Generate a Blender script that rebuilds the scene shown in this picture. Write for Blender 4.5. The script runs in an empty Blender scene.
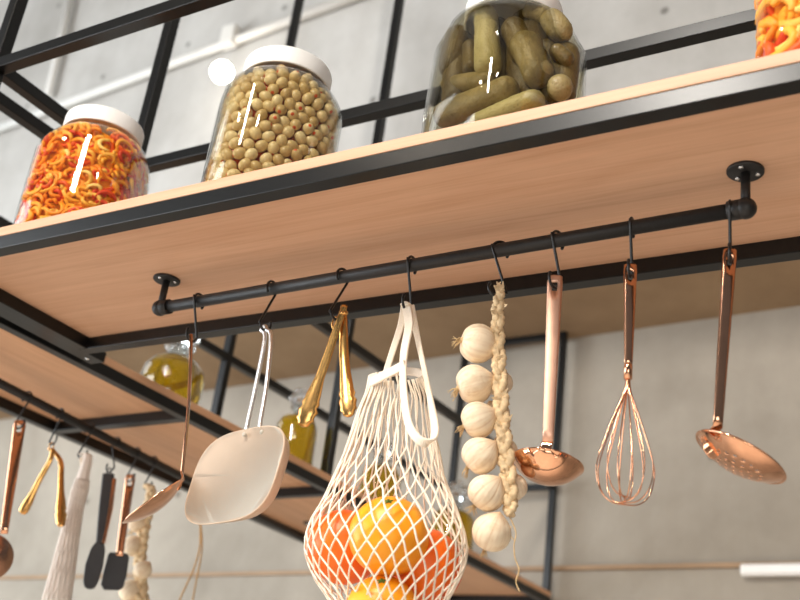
import bpy, bmesh, math, random
from mathutils import Vector, Matrix, Euler
random.seed(7)
PI = math.pi
V = Vector
S = 0.65            # metres per survey unit
CZ = 1.5            # camera height
sc = bpy.context.scene
COL = sc.collection

# ---------------------------------------------------------------- camera
R0 = V((0.8538774596602233, 0.5057443212801326, 0.12294700231035137))    # camera right
R1 = V((-0.11881303515055598, 0.41938938866301806, -0.8999977796390238)) # camera down
R2 = V((-0.5067314343540533, 0.7538801112708559, 0.4181961636214825))    # camera forward
F = 1134.29
cam = bpy.data.cameras.new('camera')
cam.sensor_width = 36.0
cam.lens = F / 800 * 36
cam.clip_start = 0.05
cam.clip_end = 100
camo = bpy.data.objects.new('camera', cam)
COL.objects.link(camo)
mw = Matrix.Identity(4)
for i in range(3):
    mw[i][0] = R0[i]; mw[i][1] = -R1[i]; mw[i][2] = -R2[i]
mw[0][3], mw[1][3], mw[2][3] = 0, 0, CZ
camo.matrix_world = mw
cam.dof.use_dof = True
cam.dof.focus_distance = 1.36
cam.dof.aperture_fstop = 5.6
sc.camera = camo

def U(x, y, z):
    return V((S * x, S * y, CZ + S * z))
def raydir(px, py):
    a, b = (px - 400) / F, (py - 300) / F
    return R0 * a + R1 * b + R2
def at(px, py, Y):
    """world point on the ray at survey depth Y"""
    d = raydir(px, py)
    d = d * (S * Y / d.y)
    return V((d.x, d.y, d.z + CZ))
def atx(px, py, X):
    d = raydir(px, py)
    d = d * (S * X / d.x)
    return V((d.x, d.y, d.z + CZ))
def proj(p):
    q = V((p.x, p.y, p.z - CZ))
    c = q.dot(R2)
    return 400 + F * q.dot(R0) / c, 300 + F * q.dot(R1) / c
def pxm(n, p):
    """length in metres of n pixels at point p"""
    return n * (V((p.x, p.y, p.z - CZ)).dot(R2)) / F

# ---------------------------------------------------------------- materials
def lin(c):
    c = c / 255.0
    return c / 12.92 if c <= 0.04045 else ((c + 0.055) / 1.055) ** 2.4
def rgb(r, g, b):
    return (lin(r), lin(g), lin(b), 1)
class NT:
    def __init__(s, name):
        s.m = bpy.data.materials.new(name); s.m.use_nodes = True
        s.t = s.m.node_tree; s.n = s.t.nodes; s.l = s.t.links
        s.n.clear()
        s.out = s.n.new('ShaderNodeOutputMaterial')
    def add(s, typ, **kw):
        n = s.n.new(typ)
        for k, v in kw.items():
            if k in n.inputs.keys() and not hasattr(n, k): n.inputs[k].default_value = v
            else: setattr(n, k, v)
        return n
    def ln(s, a, ao, b, bi):
        s.l.new(a.outputs[ao], b.inputs[bi])
    def coords(s, scale=(1, 1, 1), kind='Object', loc=(0, 0, 0), rot=(0, 0, 0)):
        tc = s.n.new('ShaderNodeTexCoord'); mp = s.n.new('ShaderNodeMapping')
        mp.inputs['Scale'].default_value = scale; mp.inputs['Location'].default_value = loc
        mp.inputs['Rotation'].default_value = rot
        s.ln(tc, kind, mp, 'Vector'); return mp
    def noise(s, vec, scale, detail=4, rough=0.55, dist=0):
        n = s.n.new('ShaderNodeTexNoise')
        n.inputs['Scale'].default_value = scale; n.inputs['Detail'].default_value = detail
        n.inputs['Roughness'].default_value = rough; n.inputs['Distortion'].default_value = dist
        s.l.new(vec.outputs[0], n.inputs['Vector']); return n
    def ramp(s, src, so, stops):
        r = s.n.new('ShaderNodeValToRGB')
        el = r.color_ramp.elements
        while len(el) < len(stops): el.new(0.5)
        for e, (p, c) in zip(el, stops): e.position = p; e.color = c
        s.l.new(src.outputs[so], r.inputs['Fac']); return r
    def mix(s, fac, a, b, blend='MIX'):
        m = s.n.new('ShaderNodeMix'); m.data_type = 'RGBA'; m.blend_type = blend
        for v, k in ((fac, 0), (a, 6), (b, 7)):
            if isinstance(v, tuple) and len(v) == 2: s.l.new(v[0].outputs[v[1]], m.inputs[k])
            else: m.inputs[k].default_value = v
        return m
    def bsdf(s, color=None, rough=0.5, metal=0.0, spec=0.5, **kw):
        b = s.n.new('ShaderNodeBsdfPrincipled')
        if isinstance(color, tuple) and len(color) == 2: s.l.new(color[0].outputs[color[1]], b.inputs['Base Color'])
        elif color is not None: b.inputs['Base Color'].default_value = color
        b.inputs['Roughness'].default_value = rough
        b.inputs['Metallic'].default_value = metal
        b.inputs['Specular IOR Level'].default_value = spec
        for k, v in kw.items(): b.inputs[k.replace('_', ' ')].default_value = v
        s.l.new(b.outputs[0], s.out.inputs[0]); return b
    def bump(s, b, src, so, strength=0.2, dist=0.002):
        n = s.n.new('ShaderNodeBump'); n.inputs['Strength'].default_value = strength
        n.inputs['Distance'].default_value = dist
        s.l.new(src.outputs[so], n.inputs['Height']); s.l.new(n.outputs[0], b.inputs['Normal'])

def m_plain(name, col, rough=0.5, metal=0.0, spec=0.5, var=0.12, nscale=40, bump=0.0, **kw):
    t = NT(name); c = t.coords()
    n = t.noise(c, nscale, 3)
    r = t.ramp(n, 'Fac', [(0.3, tuple(x * (1 - var) for x in col[:3]) + (1,)), (0.7, tuple(min(1, x * (1 + var)) for x in col[:3]) + (1,))])
    b = t.bsdf((r, 'Color'), rough, metal, spec, **kw)
    if bump: t.bump(b, n, 'Fac', bump, 0.001)
    return t.m
def m_wood(name, a, b_, rough=0.45, axis='x', spec=0.4):
    t = NT(name)
    sc_ = (1.6, 26, 26) if axis == 'x' else (26, 1.6, 26)
    c = t.coords(sc_)
    n = t.noise(c, 1.5, 6, 0.6, 0.6)
    c2 = t.coords((0.8, 5, 5) if axis == 'x' else (5, 0.8, 5))
    n2 = t.noise(c2, 1.2, 4, 0.6, 1.2)
    r = t.ramp(n, 'Fac', [(0.25, b_), (0.55, a), (0.85, tuple(min(1, x * 1.1) for x in a[:3]) + (1,))])
    r2 = t.ramp(n2, 'Fac', [(0.28, (0.84, 0.79, 0.74, 1)), (0.44, (1, 1, 1, 1)), (0.75, (1.0, 0.98, 0.96, 1))])
    mx = t.mix(0.55, (r, 'Color'), (r2, 'Color'), 'MULTIPLY')
    c3 = t.coords((3.0, 120, 120) if axis == 'x' else (120, 3.0, 120))
    n3 = t.noise(c3, 2.0, 3, 0.6)
    r3 = t.ramp(n3, 'Fac', [(0.35, (0.86, 0.82, 0.78, 1)), (0.6, (1, 1, 1, 1))])
    mx2 = t.mix(0.5, (mx, 2), (r3, 'Color'), 'MULTIPLY')
    b = t.bsdf((mx2, 2), rough, 0, spec)
    t.bump(b, n3, 'Fac', 0.08, 0.0005)
    return t.m
def m_concrete(name, a, dark, holes=True):
    t = NT(name)
    c = t.coords((1, 1, 1))
    n = t.noise(c, 0.9, 8, 0.62, 0.4)
    n2 = t.noise(c, 7, 6, 0.7)
    cs = t.coords((3.5, 3.5, 0.5)); n3 = t.noise(cs, 1.2, 5, 0.6)
    r = t.ramp(n, 'Fac', [(0.32, dark), (0.6, a), (0.8, tuple(min(1, x * 1.08) for x in a[:3]) + (1,))])
    r2 = t.ramp(n2, 'Fac', [(0.3, (0.86, 0.85, 0.84, 1)), (0.65, (1, 1, 1, 1))])
    r3 = t.ramp(n3, 'Fac', [(0.35, (0.84, 0.83, 0.82, 1)), (0.6, (1, 1, 1, 1))])
    mx = t.mix(0.7, (r, 'Color'), (r2, 'Color'), 'MULTIPLY')
    mx = t.mix(0.6, (mx, 2), (r3, 'Color'), 'MULTIPLY')
    col = (mx, 2)
    if holes:   # tie holes on a grid and faint board joints
        tc = t.n.new('ShaderNodeTexCoord'); sx = t.n.new('ShaderNodeSeparateXYZ'); t.ln(tc, 'Object', sx, 0)
        def fr(o, per, off):
            m1 = t.add('ShaderNodeMath', operation='ADD'); t.l.new(sx.outputs[o], m1.inputs[0]); m1.inputs[1].default_value = off + 40 * per
            m2 = t.add('ShaderNodeMath', operation='MODULO'); t.l.new(m1.outputs[0], m2.inputs[0]); m2.inputs[1].default_value = per
            m3 = t.add('ShaderNodeMath', operation='SUBTRACT'); t.l.new(m2.outputs[0], m3.inputs[0]); m3.inputs[1].default_value = per / 2
            return m3
        fx, fz = fr('X', 0.55, 0.13), fr('Z', 0.62, 0.2)
        p1 = t.add('ShaderNodeMath', operation='POWER'); t.l.new(fx.outputs[0], p1.inputs[0]); p1.inputs[1].default_value = 2
        p2 = t.add('ShaderNodeMath', operation='POWER'); t.l.new(fz.outputs[0], p2.inputs[0]); p2.inputs[1].default_value = 2
        ad = t.add('ShaderNodeMath', operation='ADD'); t.l.new(p1.outputs[0], ad.inputs[0]); t.l.new(p2.outputs[0], ad.inputs[1])
        sm = t.add('ShaderNodeMath', operation='MULTIPLY'); t.l.new(ad.outputs[0], sm.inputs[0]); sm.inputs[1].default_value = 1000
        rr = t.ramp(sm, 0, [(0.0, (0.42, 0.41, 0.40, 1)), (0.12, (0.55, 0.54, 0.53, 1)), (0.28, (1, 1, 1, 1))])
        mx = t.mix(1.0, col, (rr, 'Color'), 'MULTIPLY'); col = (mx, 2)
    b = t.bsdf(col, 0.85, 0, 0.25)
    t.bump(b, n2, 'Fac', 0.15, 0.004)
    return t.m
def m_glass(name, tint=(1, 1, 1, 1), rough=0.02, refl=1.0):
    """clear wall of a jar: tinted see-through with Fresnel gloss"""
    t = NT(name)
    tr = t.add('ShaderNodeBsdfTransparent'); tr.inputs[0].default_value = tint
    gl = t.add('ShaderNodeBsdfGlossy'); gl.inputs['Roughness'].default_value = rough
    lw = t.add('ShaderNodeLayerWeight'); lw.inputs[0].default_value = 0.5
    pw = t.add('ShaderNodeMath', operation='POWER'); t.ln(lw, 'Facing', pw, 0); pw.inputs[1].default_value = 4.0
    mul = t.add('ShaderNodeMath', operation='MULTIPLY_ADD'); t.ln(pw, 0, mul, 0); mul.inputs[1].default_value = 0.8 * refl; mul.inputs[2].default_value = 0.035 * refl
    mul.use_clamp = True
    mx = t.add('ShaderNodeMixShader'); t.l.new(mul.outputs[0], mx.inputs[0]); t.l.new(tr.outputs[0], mx.inputs[1]); t.l.new(gl.outputs[0], mx.inputs[2])
    t.l.new(mx.outputs[0], t.out.inputs[0])
    return t.m
def m_metal(name, col, rough, aniso=0.0, bump=0.0):
    t = NT(name); c = t.coords(); n = t.noise(c, 60, 3)
    r = t.ramp(n, 'Fac', [(0.3, tuple(x * 0.9 for x in col[:3]) + (1,)), (0.7, col)])
    b = t.bsdf((r, 'Color'), rough, 1.0, 0.5)
    if bump: t.bump(b, n, 'Fac', bump, 0.001)
    return t.m
def m_attr(name, rough=0.35, spec=0.5, sss=0.0, var=0.15, nscale=60):
    t = NT(name)
    at_ = t.add('ShaderNodeAttribute'); at_.attribute_name = 'Col'
    c = t.coords(); n = t.noise(c, nscale, 4)
    r = t.ramp(n, 'Fac', [(0.3, (1 - var, 1 - var, 1 - var, 1)), (0.7, (1, 1, 1, 1))])
    mx = t.mix(1.0, (at_, 'Color'), (r, 'Color'), 'MULTIPLY')
    b = t.bsdf((mx, 2), rough, 0, spec)
    if sss:
        b.inputs['Subsurface Weight'].default_value = sss
        b.inputs['Subsurface Radius'].default_value = (0.006, 0.003, 0.001)
        b.inputs['Subsurface Scale'].default_value = 1.0
    return t.m

M = {}
M['steel'] = m_plain('black_powder_coated_steel', (0.006, 0.006, 0.006, 1), 0.30, 0.0, 0.34, 0.2, 300, 0.03)
M['pipe'] = m_plain('black_painted_pipe', (0.014, 0.013, 0.0125, 1), 0.5, 0.0, 0.45, 0.2, 400, 0.06)
M['wood_x'] = m_wood('oak_laminate_long', rgb(216, 172, 140), rgb(204, 156, 122), 0.5, 'x')
M['wood_y'] = m_wood('oak_laminate_cross', rgb(220, 172, 134), rgb(206, 154, 116), 0.5, 'y')
M['concrete'] = m_concrete('cast_concrete', rgb(204, 201, 196), rgb(178, 174, 168))
M['concrete_low'] = m_concrete('cast_concrete_lower', rgb(176, 167, 154), rgb(150, 142, 130))
M['soffit'] = m_concrete('shaded_soffit', rgb(166, 140, 110), rgb(140, 114, 86), False)  # soffit's shade and warm bounce light are in this colour
M['floor'] = m_plain('brown_screed_floor', rgb(190, 178, 166), 0.5, 0, 0.4, 0.08, 3)
M['white_plastic'] = m_plain('white_lid_plastic', rgb(245, 243, 240), 0.35, 0, 0.5, 0.02, 30, Subsurface_Weight=0.0)
M['white_paint'] = m_plain('white_conduit', rgb(222, 219, 213), 0.5, 0, 0.4, 0.04, 12)
M['tan_trim'] = m_plain('tan_timber_strip', rgb(160, 132, 104), 0.6, 0, 0.3, 0.12, 10)
M['glass'] = m_glass('clear_glass', (0.97, 0.98, 0.97, 1), 0.015, 1.0)
M['copper'] = m_metal('polished_copper', (0.84, 0.46, 0.28, 1), 0.07)
M['copper_dark'] = m_metal('polished_copper_handle', (0.72, 0.38, 0.23, 1), 0.14)
M['copper_satin'] = m_metal('satin_copper', (0.86, 0.52, 0.37, 1), 0.45)
M['copper_hammered'] = m_metal('hammered_copper', (0.62, 0.34, 0.22, 1), 0.22, 0, 0.7)
M['gold'] = m_metal('brushed_gold', (0.84, 0.48, 0.16, 1), 0.26)
M['steel_bright'] = m_metal('bright_steel', (0.88, 0.88, 0.87, 1), 0.38)
M['screw'] = m_metal('zinc_screw', (0.85, 0.85, 0.84, 1), 0.25)
M['hook'] = m_plain('black_wire', (0.012, 0.012, 0.012, 1), 0.3, 0.2, 0.5, 0.1, 100)
M['pan'] = m_plain('cream_pan_coating', rgb(207, 200, 187), 0.6, 0, 0.25, 0.02, 30)
M['pan_out'] = m_plain('peach_pan_outside', rgb(214, 190, 166), 0.5, 0, 0.3, 0.03, 30)
M['cotton'] = m_plain('undyed_cotton', rgb(244, 230, 210), 0.9, 0, 0.15, 0.06, 500, 0.3)
M['cotton_far'] = m_plain('undyed_cotton_net', rgb(240, 230, 220), 0.9, 0, 0.15, 0.05, 220, 0.3)
M['straw'] = m_plain('dry_garlic_leaf', rgb(222, 196, 156), 0.75, 0, 0.2, 0.25, 150, 0.4)
M['root'] = m_plain('dry_root', rgb(205, 175, 130), 0.85, 0, 0.15, 0.2, 200)
M['twine'] = m_plain('jute_twine', rgb(190, 150, 100), 0.9, 0, 0.1, 0.2, 300, 0.4)
M['silicone'] = m_plain('charcoal_silicone', rgb(62, 61, 62), 0.55, 0, 0.4, 0.05, 60)
M['oil'] = m_plain('yellow_oil', rgb(190, 150, 10), 0.15, 0, 0.5, 0.06, 12)
M['leafstem'] = m_plain('green_calyx', rgb(96, 120, 50), 0.7, 0, 0.2, 0.2, 300)

def mk_oil():
    t = NT('golden_oil')
    g = t.bsdf(rgb(214, 172, 14), 0.06, 0, 0.5)
    g.inputs['Transmission Weight'].default_value = 0.72
    g.inputs['IOR'].default_value = 1.33
    return t.m
M['oil'] = mk_oil()
def mk_crystal():
    t = NT('crystal_glass')
    g = t.bsdf((0.97, 0.98, 0.98, 1), 0.18, 0, 0.6)
    g.inputs['Transmission Weight'].default_value = 1.0
    g.inputs['IOR'].default_value = 1.45
    return t.m
M['crystal'] = mk_crystal()
def mk_garlic():
    t = NT('garlic_skin')
    at_ = t.add('ShaderNodeAttribute'); at_.attribute_name = 'Col'
    c = t.coords((1, 1, 1), 'Object'); n = t.noise(c, 60, 5, 0.6, 1.5)
    r = t.ramp(n, 'Fac', [(0.30, (0.86, 0.78, 0.70, 1)), (0.5, (1, 1, 1, 1))])
    mx = t.mix(0.8, (at_, 'Color'), (r, 'Color'), 'MULTIPLY')
    b = t.bsdf((mx, 2), 0.5, 0, 0.35)
    t.bump(b, n, 'Fac', 0.3, 0.001)
    return t.m
M['garlic'] = mk_garlic()
def mk_orange(name, c1, c2):
    t = NT(name)
    c = t.coords((1, 1, 1), 'Object'); n = t.noise(c, 18, 3); n2 = t.noise(c, 420, 2)
    r = t.ramp(n, 'Fac', [(0.3, c1), (0.7, c2)])
    b = t.bsdf((r, 'Color'), 0.4, 0, 0.45)
    t.bump(b, n2, 'Fac', 0.25, 0.0006)
    return t.m
M['orange'] = mk_orange('orange_peel', rgb(250, 152, 12), rgb(252, 172, 34))
M['orange_red'] = mk_orange('deep_orange_peel', rgb(246, 96, 8), rgb(250, 124, 20))
def mk_olive():
    t = NT('green_olive_skin')
    tc = t.n.new('ShaderNodeTexCoord'); sx = t.n.new('ShaderNodeSeparateXYZ'); t.ln(tc, 'Object', sx, 0)
    oi = t.n.new('ShaderNodeObjectInfo')
    r0 = t.ramp(oi, 'Random', [(0.0, rgb(196, 164, 108)), (0.45, rgb(224, 196, 142)), (1.0, rgb(238, 216, 168))])
    zm = t.add('ShaderNodeMath', operation='MULTIPLY'); t.l.new(sx.outputs['Z'], zm.inputs[0]); zm.inputs[1].default_value = 100
    rz = t.ramp(zm, 0, [(0.0, (0, 0, 0, 1)), (0.885, (0, 0, 0, 1)), (0.895, (1, 1, 1, 1))])
    c = t.coords((1, 1, 1)); n = t.noise(c, 260, 3)
    rn = t.ramp(n, 'Fac', [(0.3, (0.82, 0.82, 0.8, 1)), (0.7, (1, 1, 1, 1))])
    mx = t.mix(1.0, (r0, 'Color'), (rn, 'Color'), 'MULTIPLY')
    mx2 = t.mix((rz, 'Color'), (mx, 2), rgb(206, 84, 24))
    b = t.bsdf((mx2, 2), 0.32, 0, 0.5)
    return t.m
M['olive'] = mk_olive()
def mk_pickle(name, c1, c2, c3):
    t = NT(name)
    c = t.coords((1, 1, 1), 'Object'); n = t.noise(c, 26, 4, 0.6); n2 = t.noise(c, 330, 2, 0.5)
    r = t.ramp(n, 'Fac', [(0.3, c1), (0.52, c2), (0.75, c3)])
    r2 = t.ramp(n2, 'Fac', [(0.30, (0.6, 0.55, 0.4, 1)), (0.42, (1, 1, 1, 1))])
    mx = t.mix(0.7, (r, 'Color'), (r2, 'Color'), 'MULTIPLY')
    b = t.bsdf((mx, 2), 0.4, 0, 0.4)
    t.bump(b, n2, 'Fac', 0.5, 0.002)
    return t.m
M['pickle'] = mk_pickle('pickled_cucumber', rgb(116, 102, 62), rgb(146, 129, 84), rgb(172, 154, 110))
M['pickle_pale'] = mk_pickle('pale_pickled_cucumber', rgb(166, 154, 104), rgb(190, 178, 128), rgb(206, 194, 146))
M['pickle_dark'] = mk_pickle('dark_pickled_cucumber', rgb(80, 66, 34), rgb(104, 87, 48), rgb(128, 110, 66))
M['strips'] = m_attr('pickled_pepper_strips', 0.5, 0.35, 0.0, 0.12)
M['brine_olive'] = m_glass('amber_brine', (0.95, 0.92, 0.85, 1), 0.02, 0.25)
M['brine_pickle'] = m_glass('murky_green_brine', (0.82, 0.77, 0.65, 1), 0.02, 0.3)
M['brine_orange'] = m_glass('orange_brine', (1.0, 0.94, 0.76, 1), 0.02, 0.25)
def mk_emit(name, col, st):
    t = NT(name); e = t.add('ShaderNodeEmission'); e.inputs[0].default_value = col; e.inputs[1].default_value = st
    t.l.new(e.outputs[0], t.out.inputs[0]); return t.m
M['lamp'] = mk_emit('lit_lamp_globe', (1.0, 0.93, 0.82, 1), 30)

# ---------------------------------------------------------------- mesh building
class MB:
    def __init__(s): s.v = []; s.f = []; s.sm = []; s.col = []; s.cur = None
    def add(s, vs, fs, smooth=True):
        o = len(s.v)
        s.v += [V(p) for p in vs]
        if s.cur is not None: s.col += [s.cur] * len(vs)
        for f in fs: s.f.append(tuple(i + o for i in f)); s.sm.append(smooth)
    def box(s, a, b):
        x0, y0, z0 = a; x1, y1, z1 = b
        vs = [(x0, y0, z0), (x1, y0, z0), (x1, y1, z0), (x0, y1, z0), (x0, y0, z1), (x1, y0, z1), (x1, y1, z1), (x0, y1, z1)]
        s.add(vs, [(0, 3, 2, 1), (4, 5, 6, 7), (0, 1, 5, 4), (1, 2, 6, 5), (2, 3, 7, 6), (3, 0, 4, 7)], False)
    def rings(s, rings, close=True, caps=True, smooth=True):
        n = len(rings[0]); vs = [p for r in rings for p in r]; fs = []
        for i in range(len(rings) - 1):
            for j in range(n if close else n - 1):
                k = (j + 1) % n
                fs.append((i * n + j, i * n + k, (i + 1) * n + k, (i + 1) * n + j))
        if caps:
            fs.append(tuple(range(n - 1, -1, -1))); fs.append(tuple((len(rings) - 1) * n + j for j in range(n)))
        s.add(vs, fs, smooth)
        if caps: s.sm[-1] = s.sm[-2] = False
    def tube(s, path, r, sides=8, caps=True, closed=False):
        path = [V(p) for p in path]; n = len(path)
        rad = r if isinstance(r, (list, tuple)) else [r] * n
        T = []
        for i in range(n):
            if closed: t = path[(i + 1) % n] - path[i - 1]
            else: t = path[min(i + 1, n - 1)] - path[max(i - 1, 0)]
            T.append(t.normalized() if t.length > 1e-12 else V((0, 0, 1)))
        u = T[0].orthogonal().normalized(); rs = []
        for i in range(n):
            u = (u - T[i] * u.dot(T[i])).normalized(); w = T[i].cross(u)
            rs.append([path[i] + (u * math.cos(2 * PI * j / sides) + w * math.sin(2 * PI * j / sides)) * rad[i] for j in range(sides)])
        if closed: rs.append(rs[0]); caps = False
        s.rings(rs, True, caps)
    def strip(s, path, widths, thick, wdir, rnd=0.0):
        """flat bar along a path: rectangular section, wide along wdir"""
        path = [V(p) for p in path]; n = len(path); rs = []
        for i in range(n):
            t = (path[min(i + 1, n - 1)] - path[max(i - 1, 0)]).normalized()
            wd = V(wdir[i] if isinstance(wdir, list) else wdir)
            wd = (wd - t * wd.dot(t)).normalized(); nn = t.cross(wd)
            w = (widths[i] if isinstance(widths, (list, tuple)) else widths) / 2
            h = (thick[i] if isinstance(thick, (list, tuple)) else thick) / 2
            b = min(w, h) * 0.5
            rs.append([path[i] + wd * x + nn * y for x, y in ((-w + b, -h), (w - b, -h), (w, -h + b), (w, h - b), (w - b, h), (-w + b, h), (-w, h - b), (-w, -h + b))])
        s.rings(rs, True, True, False)
    def lathe(s, prof, o, ax=V((0, 0, 1)), n=32, sq=None, ex=None, caps=False):
        """prof: list of (r, h); sq: superellipse exponent; ex: x-axis direction"""
        ax = V(ax).normalized(); u = V(ex) if ex is not None else ax.orthogonal()
        u = (u - ax * u.dot(ax)).normalized(); w = ax.cross(u); rs = []
        for r, h in prof:
            ring = []
            for j in range(n):
                a = 2 * PI * j / n; c, d = math.cos(a), math.sin(a)
                k = 1.0
                if sq:
                    e = sq(h) if callable(sq) else sq
                    k = 1.0 / (abs(c) ** e + abs(d) ** e) ** (1.0 / e)
                ring.append(V(o) + ax * h + (u * c + w * d) * (max(r, 1e-5) * k))
            rs.append(ring)
        s.rings(rs, True, caps)
    def ball(s, c, r, n=16, m=10, ax=V((0, 0, 1)), rz=None):
        rz = rz or r
        s.lathe([(r * math.sin(PI * i / m), -rz * math.cos(PI * i / m)) for i in range(m + 1)], c, ax, n)
    def build(s, name, mat, parent=None, loc=None, bevel=0.0, seg=2, solid=0.0):
        """link as one object; parent: root object whose loc the verts are relative to"""
        base = V(loc) if loc is not None else (V(parent['_o']) if parent is not None else V((0, 0, 0)))
        me = bpy.data.meshes.new(name)
        me.from_pydata([tuple(p - base) for p in s.v], [], s.f)
        me.polygons.foreach_set('use_smooth', s.sm)
        bm = bmesh.new(); bm.from_mesh(me)
        bmesh.ops.recalc_face_normals(bm, faces=bm.faces)
        bm.to_mesh(me); bm.free()
        if s.col:
            ca = me.color_attributes.new('Col', 'FLOAT_COLOR', 'POINT')
            for i, c in enumerate(s.col): ca.data[i].color = c
        me.materials.append(mat)
        o = bpy.data.objects.new(name, me); COL.objects.link(o)
        o['_o'] = tuple(base)
        if parent is None: o.location = base
        else: o.parent = parent
        if solid:
            md = o.modifiers.new('shell', 'SOLIDIFY'); md.thickness = solid; md.offset = -1
        if bevel:
            md = o.modifiers.new('edge', 'BEVEL'); md.width = bevel; md.segments = seg; md.limit_method = 'ANGLE'; md.angle_limit = 0.7
            md.harden_normals = False
        return o
def tag(o, label=None, cat=None, group=None, kind=None):
    if label: o['label'] = label
    if cat: o['category'] = cat
    if group: o['group'] = group
    if kind: o['kind'] = kind
    return o
def thing(name, loc, label, cat, group=None):
    o = bpy.data.objects.new(name, None); COL.objects.link(o)
    o.location = loc; o['_o'] = tuple(loc); o.empty_display_size = 0.02
    return tag(o, label, cat, group)
def copy_tree(o, parent=None):
    c = o.copy(); COL.objects.link(c)
    if parent is not None: c.parent = parent
    for ch in list(o.children): copy_tree(ch, c)
    return c
def box_u(mb, a, b): mb.box(tuple(U(*a)), tuple(U(*b)))
def smooth_path(pts, n):
    """Catmull-Rom through points, n samples per span"""
    P = [V(p) for p in pts]; out = []
    for i in range(len(P) - 1):
        p0 = P[max(i - 1, 0)]; p1 = P[i]; p2 = P[i + 1]; p3 = P[min(i + 2, len(P) - 1)]
        for k in range(n):
            t = k / n
            out.append(0.5 * ((2 * p1) + (p2 - p0) * t + (2 * p0 - 5 * p1 + 4 * p2 - p3) * t * t + (3 * p1 - p0 - 3 * p2 + p3) * t ** 3))
    out.append(P[-1]); return out
def lerp(a, b, t): return a + (b - a) * t
def interp(tab, x):
    if x <= tab[0][0]: return tab[0][1]
    for (a, va), (b, vb) in zip(tab, tab[1:]):
        if x <= b: return va + (vb - va) * (x - a) / (b - a)
    return tab[-1][1]

# ================================================================ SETTING
SL = 0.069                                     # the wall runs a few degrees off the shelf
def wall_block(name, X0, X1, yfun, thick, z0, z1, mat):
    mb = MB()
    a, b = U(X0, yfun(X0), z0), U(X1, yfun(X1), z0); c, d = U(X1, yfun(X1) + thick, z0), U(X0, yfun(X0) + thick, z0)
    H = V((0, 0, S * (z1 - z0)))
    vs = [a, b, c, d, a + H, b + H, c + H, d + H]
    mb.add(vs, [(0, 3, 2, 1), (4, 5, 6, 7), (0, 1, 5, 4), (1, 2, 6, 5), (2, 3, 7, 6), (3, 0, 4, 7)], False)
    return tag(mb.build(name, mat), kind='structure')
yl = lambda X: 4.90 - SL * (X + 2.23)
yu = lambda X: 4.28 - SL * (X + 4.75)
FL = -CZ / S
SOF = 2.36
CEIL = 7.2
wall_block('wall_back', -10, 5, yu, 1.4, SOF, CEIL, M['concrete'])          # upper part, steps forward over a soffit
wall_block('wall_rear', -10, 5, yl, 0.5, FL, SOF, M['concrete_low'])
wall_block('soffit_shade', -10, 5, lambda X: yu(X), 0.800, SOF - 0.003, SOF, M['soffit'])            # thin added slab: its brown holds the shade and warm bounce under the step
wall_block('floor', -10, 5, lambda X: -6.0, 12.0, FL - 0.2, FL, M['floor'])
wall_block('ceiling', -10, 5, lambda X: -6.0, 12.0, CEIL, CEIL + 0.2, M['concrete'])
wall_block('trim_1', -10, 5, lambda X: yl(X) - 0.03, 0.03, 1.165, 1.185, M['tan_trim'])
wall_block('trim_2', -10, 5, lambda X: yl(X) - 0.012, 0.012, 0.98, 1.165, M['concrete_low'])

# conduit on the upper wall
def on_upper(px, py, off=0.0):
    d = raydir(px, py)
    # S*Y = y, plane Y = 4.28 - SL*(X+4.75) - off
    k = S * (4.28 - SL * 4.75 - off) / (d.y + SL * d.x)
    return V((d.x * k, d.y * k, d.z * k + CZ))
ca, cb = on_upper(-40, 143, 0.05), on_upper(420, -28, 0.05)
root = thing('conduit', ca, 'white cable conduit running along the concrete wall up behind the jars', 'conduit')
mb = MB(); mb.tube([ca, cb], 0.020, 10); mb.build('pipe', M['white_paint'], root)
va, vb = on_upper(72, -8, 0.05), on_upper(48, 96, 0.05)
mb = MB(); mb.tube([va, vb], 0.018, 10); mb.build('riser_pipe', M['white_paint'], root)
bc = on_upper(231, 38, 0.06)
mb = MB(); mb.box(bc - V((0.035, 0.03, 0.05)), bc + V((0.035, 0.015, 0.05))); mb.build('junction_box', M['white_paint'], root, bevel=0.006)

lc = on_upper(222, 72, 0.22)
root = thing('wall_lamp', lc, 'glowing round lamp on the concrete wall beside the olive jar lid', 'lamp')
mb = MB(); mb.ball(lc, pxm(11, lc), 24, 16); mb.build('globe', M['lamp'], root)
mb = MB(); mb.tube([lc + V((0.0, 0.045, 0.0)), lc + V((0, S * 0.22, 0.0))], 0.014, 10); mb.tube([lc + V((0, S * 0.22 - 0.02, 0)), lc + V((0, S * 0.22, 0))], 0.05, 20)
mb.build('bracket', M['white_paint'], root)

# white cover strip low on the wall at the right
mb = MB(); p0 = U(-1.32, yl(-1.32) - 0.05, 1.145); p1 = U(2.0, yl(2.0) - 0.05, 1.145)
mb.strip([p0, p1], 0.032, 0.03, V((0, 0, 1)))
tag(mb.build('cable_cover', M['white_plastic'], loc=p0), 'white cable cover strip low on the concrete wall at right', 'cable cover')

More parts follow.
